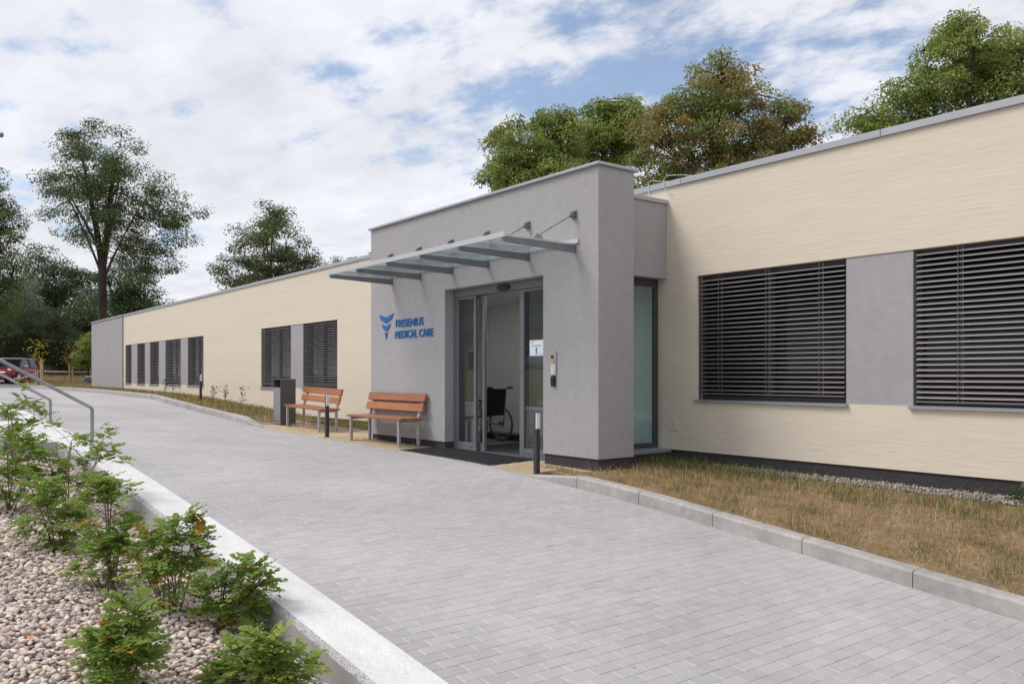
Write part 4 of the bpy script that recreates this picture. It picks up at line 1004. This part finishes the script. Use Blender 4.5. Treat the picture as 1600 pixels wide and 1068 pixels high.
for i, (x, d_, h, w, lab) in enumerate([(-30, 92, 500, 90, 'leftmost dark tree of the far belt behind the yews'), (60, 98, 492, 80, 'second dark tree of the far belt, behind the red car'), (150, 95, 500, 80, 'dark tree of the far belt behind the building end'), (245, 100, 520, 80, 'farthest low tree of the belt hidden by the roof')]):
    ptree('belt_tree', lab, x, d_, [(x, h, w*.7, 60), (x-w*.4, h+50, w*.7, 50), (x+w*.4, h+50, w*.7, 50)], .3, 575, GD, 40+i, 170, 70, .42, 'dark belt of far trees', clump=1.3, limbs=6)

# low undergrowth closing the view under the far trees
for i in range(9):
    px_ = -60+i*27
    ptree('undergrowth_shrub', ['dark shrub under the far trees at the left edge', 'dark shrub left behind the red car', 'dark shrub behind the roof of the red car', 'dark shrub behind the yellow sapling', 'dark shrub behind the thick stake', 'dark shrub behind the brown sapling', 'dark shrub behind the thin stakes', 'dark shrub at the building end', 'dark shrub hidden behind the building end'][i], px_, 84+3*(i % 3), [(px_, 572, 24, 20), (px_+10, 582, 20, 14)], .08, 584, GD, 70+i, 46, 60, .40, 'shrubs under the far trees', cat='shrub', clump=.9, limbs=4)
def sapling(px_, dist, top_py, cols, stake_top, label, seed, stakes=1):
    x, y = at(px_, dist); z = float(terrain_z(x, y)); s = dist/1296
    t = empty('sapling', (x, y, z), label, 'sapling', 'staked saplings by the car park')
    h = zt_(top_py, dist)-z; r = np.random.default_rng(seed)
    MB().tube([(x, y, z), (x+.02, y-.03, z+h*.5), (x-.02, y-.06, z+h*.97)], .025, 6, r1=.008).build('trunk', 'bark', t)
    k = 90; P = np.stack([x-.02+r.normal(0, .16, k)*h*.5, y-.06+r.normal(0, .22, k)*h*.5, z+h*r.uniform(.55, 1.02, k)], -1)
    nr = r.normal(0, .6, (k, 3))+np.array([0, 0, .8]); nr /= np.linalg.norm(nr, axis=1, keepdims=True); V, F = leaf_quads(P, nr, r.normal(0, 1, (k, 3))+np.array([0, 0, -.5]), r.uniform(.14, .26, k))
    tag(link_mesh('crown', np_mesh('crown', V-np.array([x, y, z]), F, 'leaf', tint=np.repeat(np.array(cols)[r.integers(0, len(cols), k)], 4, 0)), t), kind='stuff')
def stake(px_, dist, top_py, label, rad=.05):
    x, y = at(px_, dist); z = float(terrain_z(x, y))
    t = empty('wooden_stake', (x, y, z), label, 'stake', 'wooden stakes by the car park')
    MB().tube([(x, y, z-.1), (x, y, zt_(top_py, dist))], rad, 10).build('pole', 'stake_wood', t); MB().torus((x, y, zt_(top_py, dist)-.12), (0, 0, 1), rad+.008, .012, 12, 5).build('tie', 'cord_black', t)
    return x, y, zt_(top_py, dist)
sapling(61, 46, 531, [(.34, .32, .04), (.28, .29, .04), (.40, .34, .05)], 0, 'yellow leaved sapling at the thick wooden stake', 1)
sapling(111, 56, 534, [(.20, .12, .05), (.12, .13, .04), (.26, .16, .06)], 0, 'brownish sapling between the two thin stakes', 2)
s1 = stake(65, 45.5, 562, 'thick pale wooden stake beside the yellow sapling', .085)
s2 = stake(109, 56, 568, 'pale wooden stake left of the brown sapling', .06)
s3 = stake(113.5, 58, 573, 'thin wooden stake right behind the brown sapling', .05)
s4 = stake(141, 60, 572, 'wooden stake next to the grey end of the building', .05)
s5 = stake(57, 46.5, 577, 'short pinkish wooden stake just left of the thick stake', .06)
def tape(a, b, za, zb, sag, label):
    a = Vector((a[0], a[1], za)); b = Vector((b[0], b[1], zb)); n = 26; V = []; F = []; T = []
    for i in range(n):
        for q in (i/n, (i+1)/n):
            p = a.lerp(b, q); zc = p.z-sag*4*q*(1-q); c = (.62, .03, .05) if i % 2 else (.82, .81, .80)
            V += [(p.x, p.y, zc-.045), (p.x+.02*math.sin(q*9), p.y, zc+.045)]; T += [c, c]
        F.append((i*4, i*4+2, i*4+3, i*4+1))
    me = np_mesh('barrier_tape', V, F, 'barrier_tape', tint=np.array(T)); tag(link_mesh('barrier_tape', me), label, 'barrier tape', 'barrier tapes by the car park')
tape(s1, s3, zt_(579.5, 45.5), zt_(580.3, 58), .02, 'red and white barrier tape from the thick stake to the thin stakes')
tape(s3, s4, zt_(580.5, 58), zt_(580.3, 60), .02, 'red and white barrier tape running from thin stakes to the building end')
q_ = at(22, 44.5); tape(q_, s1, zt_(591, 44.5), zt_(577.5, 45.5), .12, 'sagging red and white barrier tape in front of the red car')

# street lamp whose head just reaches into the left edge
lx_, ly_ = at(-36, 20.5); lz_ = float(Lz(lx_))
lp = tag(empty('street_lamp', (lx_, ly_, lz_)), 'street lamp of which only the head tip shows at the left edge', 'street lamp')
MB().tube([(lx_, ly_, lz_), (lx_, ly_, 7.1)], .06, 12, r1=.04).build('post', 'galvanised', lp)
hx, hy = at(3.5, 20.5); hz = zt_(211, 20.5)
MB().tube([(lx_, ly_, 7.05), ((lx_+hx)/2, (ly_+hy)/2, hz+.04)], .025, 8).build('arm', 'galvanised', lp)
MB().tube([((lx_+hx)/2, (ly_+hy)/2, hz+.03), (hx, hy, hz)], .05, 10, r1=.065).build('lamp_head', 'steel_dark', lp)

# house across the street that the door glass mirrors
hs = tag(empty('house', (-48, -24, .3)), 'brownish house with dark roof seen only mirrored in the door glass', 'house')
B(-62, -34, -30, -22, -.3, 4.6).build('wall', 'house_wall', hs)
MB().prism([(-30.8, 4.5), (-21.2, 4.5), (-26, 8.2)], 0, -62.6, -33.4).build('roof', 'house_roof', hs)
for k in range(8):
    xx = -60+k*3.4; w = empty('window', (xx, -22, 1.8), parent=hs)
    B(xx-.6, xx+.6, -21.99, -21.95, 1.6, 3.2).build('frame', 'paper', w); B(xx-.5, xx+.5, -21.949, -21.94, 1.7, 3.1).build('pane', 'window_glass', w)
sx_, sy_ = -40, -14
make_car('parked_car', (-34.5, -13.5, float(terrain_z(-34.5, -13.5))), R_(175), 'car_silver', 'car_silver', 'silver car seen only as a mirror image in the door glass')

# ================================================================== GRASS AND PLANTS
def blades(name, label, n, xr, yr, zf, hmin, hmax, cols, wts, width, seed, mask=None, lean=.45):
    r = np.random.default_rng(seed); x = r.uniform(*xr, n); y = r.uniform(*yr, n)
    if mask is not None:
        k = mask(x, y, r); x, y = x[k], y[k]
    n = len(x); z = zf(x, y); ci = r.choice(len(cols), n, p=wts) if not callable(wts) else wts(x, y, r)
    h = hmin+(hmax-hmin)*r.beta(1.4, 2.6, n); a = r.uniform(0, 2*np.pi, n); ln = np.abs(r.normal(0, lean, n)); b = r.uniform(0, 2*np.pi, n)
    d = np.stack([np.cos(a), np.sin(a), np.zeros(n)], -1); s = np.stack([np.cos(b), np.sin(b), np.zeros(n)], -1); w = (width*r.uniform(.6, 1.4, n))[:, None]
    p0 = np.stack([x, y, z-.01], -1); up = np.array([0, 0, 1.])
    hh = h[:, None]; l_ = ln[:, None]; nz = 1/np.sqrt(1+l_**2)
    p1 = p0+(up*nz+d*l_*.6*nz)*hh*.55; p2 = p0+(up*nz*.92+d*l_*1.25*nz)*hh
    V = np.stack([p0-s*w, p0+s*w, p1+s*w*.75, p1-s*w*.75, p2], 1).reshape(-1, 3); i = np.arange(n)*5
    F = np.concatenate([np.stack([i, i+1, i+2], -1), np.stack([i, i+2, i+3], -1), np.stack([i+3, i+2, i+4], -1)])
    T = np.repeat(np.array(cols)[ci]*r.uniform(.75, 1.25, (n, 1)), 5, 0)
    o = link_mesh(name, np_mesh(name, V, F, 'grass', tint=T)); return tag(o, label, 'grass', kind='stuff')
STR = [(.55, .375, .19), (.65, .50, .30), (.46, .27, .125), (.15, .19, .055), (.10, .15, .045), (.36, .30, .13)]
def pat(x, y, s, ph): return np.sin(x*s+ph)*np.cos(y*s*1.3+ph*2)+.6*np.sin(x*s*2.3+y*s*1.7+ph*3)
TUFT = [(random.uniform(-8, 0), random.uniform(YK+.2, 8.85), random.uniform(.08, .30)) for _ in range(110)]
BARE = [(random.uniform(-8, 0), random.uniform(YK+.15, 8.3), random.uniform(.08, .28)) for _ in range(60)]
def near_any(x, y, lst):
    o = np.zeros(len(x))
    for (a, b, c) in lst: o = np.maximum(o, 1-((x-a)**2+((y-b)*1.3)**2)/c**2)
    return np.clip(o, 0, 1)
def mix_right(x, y, r):
    g = .10+.6*near_any(x, y, TUFT)+.5*sstep(7.9, 8.7, y)*sstep(-4.6, -6.0, x)+.2*sstep(8.2, 8.8, y)+.12*sstep(-3.6, -2.2, x)
    out = np.array([0, 1, 2, 5, 0, 2])[r.integers(0, 6, len(x))]; grn = r.random(len(x)) < g; out[grn] = np.array([3, 4, 5])[r.integers(0, 3, grn.sum())]; return out
blades('dry_grass', 'dry straw coloured lawn between kerb and cream wall', 62000, (-8.2, 1.0), (YK+.10, 8.9), lawn_z, .012, .10, STR, mix_right, .0026, 1, lambda x, y, r: (r.random(len(x)) < (.55+.45*(pat(x, y, 2.6, 1.9) > -.2))*(1-.93*near_any(x, y, BARE))) & ~((x < -7.6) & (y > 6.97)), .9)
blades('green_tufts', 'green grass tufts scattered over the dry lawn', 30000, (-7.5, 0.5), (YK+.15, 8.9), lawn_z, .05, .20, STR, lambda x, y, r: np.array([3, 4, 5, 3, 0])[r.integers(0, 5, len(x))], .0022, 8, lambda x, y, r: r.random(len(x)) < .8*near_any(x, y, TUFT)**1.5, .5)
blades('green_grass', 'taller green grass at the foot of the cream wall', 14000, (-8.1, 0), (7.9, 9.06), lawn_z, .06, .26, STR, lambda x, y, r: np.array([3, 4, 4, 5])[r.integers(0, 4, len(x))], .0022, 2, lambda x, y, r: r.random(len(x)) < (.9*sstep(8.1, 8.75, y)*(sstep(-5.4, -6.6, x)*.8+.28)+.10*(pat(x, y, 3.1, .4) > .9)), .4)
blades('straw_stalks', 'longer pale straw stalks lying over the dry lawn', 2600, (-7.6, 0), (YK+.2, 8.8), lawn_z, .10, .30, STR, lambda x, y, r: np.array([0, 1, 1, 2])[r.integers(0, 4, len(x))], .0018, 3, None, 1.8)
blades('dry_grass', 'patchy dry grass strip between far kerb and cream wall', 42000, (-47, -18.4), (YK+.13, 9.25), lawn_z, .04, .20, STR, lambda x, y, r: np.array([0, 1, 2, 3, 4, 5, 3, 4])[r.integers(0, 8, len(x))], .004, 4, lambda x, y, r: r.random(len(x)) < .6+.4*(pat(x, y, 1.1, .3) > 0), .5)
blades('green_grass', 'green grass behind the benches at the cream wall', 6000, (-18.3, -13.95), (YB+.1, 9.27), lambda x, y: wall_ground(x)+.02+0*y, .05, .26, STR, lambda x, y, r: np.array([3, 4, 3, 5, 0])[r.integers(0, 5, len(x))], .003, 5, None, .4)
blades('dry_grass', 'dry meadow on the rise behind the drive', 30000, (-70, -48.4), (6.9, 15), terrain_z, .06, .26, STR, lambda x, y, r: np.array([0, 1, 2, 5, 3, 1])[r.integers(0, 6, len(x))], .010, 6, None, .6)
# weeds: a few upright leafy plants in the far strip
def weed(x, y, h, label, seed):
    z = float(lawn_z(x, y)); t = empty('weed', (x, y, z), label, 'weed', 'leafy weeds along the far wall'); r = np.random.default_rng(seed)
    MB().tube([(x, y, z), (x+.02, y, z+h)], .008, 5, r1=.003).build('stem', 'rose_stem', t)
    k = 40; hh = r.uniform(.25, 1, k); P = np.stack([x+r.normal(0, .05, k), y+r.normal(0, .05, k), z+h*hh], -1); nr = r.normal(0, .5, (k, 3))+np.array([0, 0, 1.]); nr /= np.linalg.norm(nr, axis=1, keepdims=True)
    V, F = leaf_quads(P, nr, r.normal(0, 1, (k, 3)), r.uniform(.05, .10, k)); tag(link_mesh('leaves', np_mesh('leaves', V-np.array([x, y, z]), F, 'leaf', tint=np.tile((.06, .095, .03), (len(V), 1))), t), kind='stuff')
for i, (px_, d_, h, lab) in enumerate([(270, 31.5, .75, 'tallest weed below the middle far window'), (258, 32, .55, 'weed below the far window left of the tallest weed'), (334, 27, .5, 'weed just right of the grass bollard'), (352, 25.5, .55, 'weed before the bare cream wall, middle one'), (378, 24, .6, 'weed nearest to the litter bin'), (1597, 8.35, .16, 'small green seedling at the right edge by the plinth')]):
    x, y = at(px_, d_); y = min(y, 9.12); weed(x, y, h, lab, 60+i)

# ------------------------------------------------------------------ rose bushes in the gravel
RLD = []
def rose_leaf_mesh(seed, col):
    r = random.Random(seed); V = []; F = []; T = []
    L = .105
    def leaflet(p, ang, ln):
        d = Vector((math.cos(ang), math.sin(ang), r.uniform(-.25, .05))).normalized(); s = d.cross(Vector((0, 0, 1))).normalized(); n = s.cross(d); w = ln*.46; b = len(V)
        pts = [p, p+d*ln*.3+s*w*.85+n*.12*ln, p+d*ln*.7+s*w*.8+n*.10*ln, p+d*ln-n*.10*ln, p+d*ln*.7-s*w*.8+n*.10*ln, p+d*ln*.3-s*w*.85+n*.12*ln, p+d*ln*.5]
        V.extend(pts); F.extend([(b, b+6, b+1), (b+1, b+6, b+2), (b+2, b+6, b+3), (b+3, b+6, b+4), (b+4, b+6, b+5), (b+5, b+6, b)])
        t = r.uniform(.85, 1.15); T.extend([tuple(c*t for c in col)]*7)
    def bend(u): return Vector((L*u, 0, .02*math.sin(u*2.2)-.03*u*u))
    for u in (.30, .55, .80):
        for sg_ in (-1, 1): leaflet(bend(u), sg_*R_(r.uniform(52, 68)), L*r.uniform(.28, .36))
    leaflet(bend(1.0), R_(r.uniform(-8, 8)), L*.38)
    for u0, u1 in ((0, .5), (.5, 1)):
        a, c = bend(u0), bend(u1); b = len(V); w = Vector((0, .0016, 0)); V.extend([a-w, a+w, c+w, c-w]); F.extend([(b, b+1, b+2), (b, b+2, b+3)]); T.extend([tuple(c_*1.2 for c_ in col)]*4)
    V = np.array([v[:] for v in V]); F = np.array(F); T = np.array(T); RLD.append((V, F, T))
    return np_mesh('leaf', V, F, 'rose_leaf', tint=T)
RC = [(.185, .275, .06), (.23, .33, .07), (.265, .365, .08), (.30, .40, .09), (.205, .285, .075), (.36, .40, .085), (.40, .27, .03), (.35, .14, .03)]
RLM = [rose_leaf_mesh(100+i, c) for i, c in enumerate(RC)]
def on_gravel(px_, py):
    b = (px_-800)/1296; dx, dy = -.7917+.6109*b, .6109+.7917*b; s = (py-587)/1296; t = 5.0
    for _ in range(40): t = .5*t+.5*(1.2-float(gravel_z(dx*t, dy*t)))/s
    return dx*t, dy*t, t
def bush(base_px, lobes, nleaf, label, seed, light=0., yellow=.03, hips=1, buds=1, leafscale=.95):
    """base_px: where the stems leave the gravel; lobes: crown lumps (column, row, half width, half height)."""
    nleaf = int(nleaf*1.3); r = random.Random(seed); x, y, t = on_gravel(*base_px); z = float(gravel_z(x, y)); k = t/1296
    root = empty('rose_bush', (x, y, z), label, 'rose bush', 'rose bushes in the gravel bed')
    rt = Vector((.6109, .7917, 0)); fw = Vector((-.7917, .6109, 0)); ar = [l[2]*l[3] for l in lobes]; tips = []
    for li, (cx_, cy_, w, h) in enumerate(lobes):
        n = max(4, int(round(nleaf*ar[li]/sum(ar)/9)))
        c = Vector((x, y, 0))+rt*((cx_-base_px[0])*k); c.z = 1.2+(587-cy_)*k
        for _ in range(n):
            u = Vector((r.gauss(0, 1), r.gauss(0, 1), r.gauss(0, 1))).normalized()*(r.random()**.45)
            p = c+rt*(u.x*w*k*1.18)+fw*(u.y*w*k)+Vector((0, 0, u.z*h*k*1.12)); p.z = max(p.z, float(gravel_z(p.x, p.y))+.05)
            if p.y > YW0-.05: p.z = max(p.z, float(Lz(p.x))+.06)
            tips.append((p, c))
    m = MB(); stems = []
    for li in range(len(lobes)):
        c = [q for q in tips if True]; cc = tips[sum(max(4, int(round(nleaf*ar[j]/sum(ar)/9))) for j in range(li))][1]
        for s_ in range(2):
            b = Vector((x+r.uniform(-.05, .05), y+r.uniform(-.05, .05), z-.02)); e = cc+Vector((r.uniform(-.06, .06), r.uniform(-.06, .06), r.uniform(-.02, .06))); md = b*.55+e*.45+Vector((r.uniform(-.04, .04), r.uniform(-.04, .04), .04)); pts = [b*(1-u)**2+md*2*u*(1-u)+e*u*u for u in (0, .25, .5, .75, 1)]
            m.tube(pts, .0065, 6, r1=.0035); stems += pts[1:]
    tw = MB()
    for p, c in tips:
        q = min(stems, key=lambda s_: (s_-p).length); tw.tube([q, q*.5+p*.5+Vector((0, 0, .012)), p], .003, 4, False, r1=.0016)
    m.build('stem', 'rose_stem', root); tw.build('twig', 'rose_stem', root)
    cnt = 0; EV = []; EF = []; ET = []; nE = [0]; r.shuffle(tips)
    for p, c in tips:
        d0 = (p-c); d0.z += .03; d0 = d0.normalized() if d0.length > 1e-4 else Vector((0, 0, 1))
        for j in range(9):
            a = r.uniform(0, 2*math.pi); out = (Vector((math.cos(a), math.sin(a), r.uniform(-.25, .55)))+d0*.5).normalized(); pos = p+Vector((r.gauss(0, .018), r.gauss(0, .018), r.gauss(0, .02)))
            up = (Vector((0, 0, 1))+Vector((r.gauss(0, .35), r.gauss(0, .35), 0))).normalized(); side = up.cross(out).normalized(); nz = out.cross(side)
            q = r.random(); idx = 6 if q < yellow*.45 else 7 if q < yellow*.55 else min(5, max(0, int(r.gauss(1.6+light, 1.1)+.5)))
            s_ = r.uniform(.6, 1.3)*leafscale; pl_ = pos-Vector((x, y, z))
            mt4 = Matrix(((out.x*s_, side.x*s_, nz.x*s_, pl_.x), (out.y*s_, side.y*s_, nz.y*s_, pl_.y), (out.z*s_, side.z*s_, nz.z*s_, pl_.z), (0, 0, 0, 1))); cnt += 1
            if cnt <= 290:
                o = bpy.data.objects.new('leaf', RLM[idx]); COL.objects.link(o); o.parent = root; o.matrix_local = mt4
            else:
                A4 = np.array(mt4); W, Fc, Tc = RLD[idx]; EV.append(W @ A4[:3, :3].T+A4[:3, 3]); EF.append(Fc+nE[0]); ET.append(Tc); nE[0] += len(W)
    if EV: tag(link_mesh('foliage', np_mesh('foliage', np.concatenate(EV), np.concatenate(EF), 'rose_leaf', tint=np.concatenate(ET)), root), kind='stuff')
    for kind, n, mt_, rr in (('rosehip', hips, 'rosehip', .012), ('flower_bud', buds, 'rose_pink', .009)):
        for _ in range(n):
            p, c = r.choice(tips); bm = bmesh.new(); bmesh.ops.create_uvsphere(bm, u_segments=8, v_segments=6, radius=rr)
            for v in bm.verts: v.co += p+Vector((0, 0, .035)); v.co.z += (v.co.z-p.z-.035)*.5
            bm.verts.index_update(); MB().add([v.co.copy() for v in bm.verts], [[v.index for v in f_.verts] for f_ in bm.faces], True).tube([p, p+Vector((0, 0, .035))], .002, 4).build(kind, mt_, root); bm.free()
bush((25, 740), [(20, 640, 36, 34), (10, 680, 30, 26), (45, 665, 22, 22)], 230, 'farthest rose bush at the left edge before the drive', 1, .2)
bush((105, 800), [(115, 690, 52, 38), (75, 720, 52, 34), (150, 720, 38, 28), (110, 755, 48, 30)], 285, 'broad rose bush overlapping the foot of the near handrail', 2, .3)
bush((20, 800), [(15, 715, 40, 36), (40, 750, 40, 34), (0, 760, 30, 30)], 230, 'rose bush at the left edge in front of the farthest one', 3, .4)
bush((95, 860), [(70, 800, 42, 36), (100, 835, 42, 36), (60, 770, 30, 26)], 240, 'dense low rose bush left of the middle ones over open gravel', 4, -.2)
bush((170, 925), [(160, 790, 36, 30), (150, 840, 46, 36), (190, 850, 36, 34), (145, 890, 36, 28), (175, 765, 26, 20)], 280, 'tall rose bush with reddish stems in the middle of the bed', 5, -.1, hips=2)
bush((270, 960), [(280, 850, 46, 36), (310, 830, 30, 30), (245, 875, 40, 32), (275, 890, 52, 26), (215, 870, 28, 26)], 285, 'rose bush with yellow leaves leaning onto the pale wall top', 6, .2, .09)
bush((345, 985), [(360, 900, 24, 22), (408, 905, 26, 26), (340, 925, 24, 22), (385, 945, 26, 22), (405, 965, 24, 18), (325, 965, 24, 16)], 230, 'sparse rose bush with a pink bud hanging over the wall edge', 7, .4, .08, hips=0, buds=2)
bush((190, 1075), [(195, 965, 34, 28), (185, 1005, 52, 34), (205, 1040, 44, 26), (165, 1035, 32, 20)], 285, 'dark leaved rose bush at the bottom left over open gravel', 8, .1, .02)
bush((400, 1090), [(420, 1010, 28, 22), (380, 1050, 52, 24), (440, 1040, 40, 26), (350, 1062, 30, 18), (455, 1062, 30, 16)], 285, 'rose bush cut by the lower edge beside the pale wall', 9, 1.0, .03, hips=1, buds=1)
# fallen leaves
def fallen(x, y, z, label, s, grp):
    a = random.uniform(0, 6.28); V = []; 
    for u, w in ((-1, 0), (-.4, .38), (.3, .42), (1, 0), (.3, -.42), (-.4, -.38)): V.append((u*s, w*s, .25*s*abs(w)+.1*s*u*u))
    o = MB().add(V, [(0, 1, 2, 3), (0, 3, 4, 5)]).build('fallen_leaf', 'fallen_leaf'); o.location = (x, y, z); o.rotation_euler = (random.uniform(-.3, .3), random.uniform(-.3, .3), a); tag(o, label, 'leaf', grp)
for (px_, py, lab) in [(10, 938, 'broad orange leaf on the gravel at the left edge'), (82, 935, 'curled orange brown leaf alone on open gravel, left of the middle'), (47, 1005, 'small bright orange leaf on gravel left of the bottom rose bush'), (120, 1062, 'orange leaf on gravel at the lower edge of the picture'), (342, 1015, 'thin orange leaf on gravel between the two lowest rose bushes'), (300, 930, 'orange leaf on gravel under the yellow leaved rose bush')]:
    x, y, t = on_gravel(px_, py); fallen(x, y, float(gravel_z(x, y))+.035, lab, random.uniform(.022, .035), 'fallen leaves on the gravel')
for (px_, py, lab) in [(705, 988, 'orange leaf on the pavers nearest to the pale wall'), (822, 884, 'orange leaf on the pavers in the middle of the drive'), (857, 853, 'farther orange leaf on the pavers in the middle of the drive'), (1010, 790, 'orange leaf on the pavers at the second kerbstone'), (1105, 822, 'orange leaf on the pavers below the kerb joint nearer to the camera'), (990, 1043, 'orange leaf on the pavers nearest to the lower edge')]:
    b = (px_-800)/1296; t = 6.
    for _ in range(40): t = .5*t+.5*(1.2-float(road_z((-.7917+.6109*b)*t, (.6109+.7917*b)*t)))/((py-587)/1296)
    x, y = spot(b, t); fallen(x, y, float(road_z(x, y))+.006, lab, random.uniform(.010, .016), 'fallen leaves on the drive')
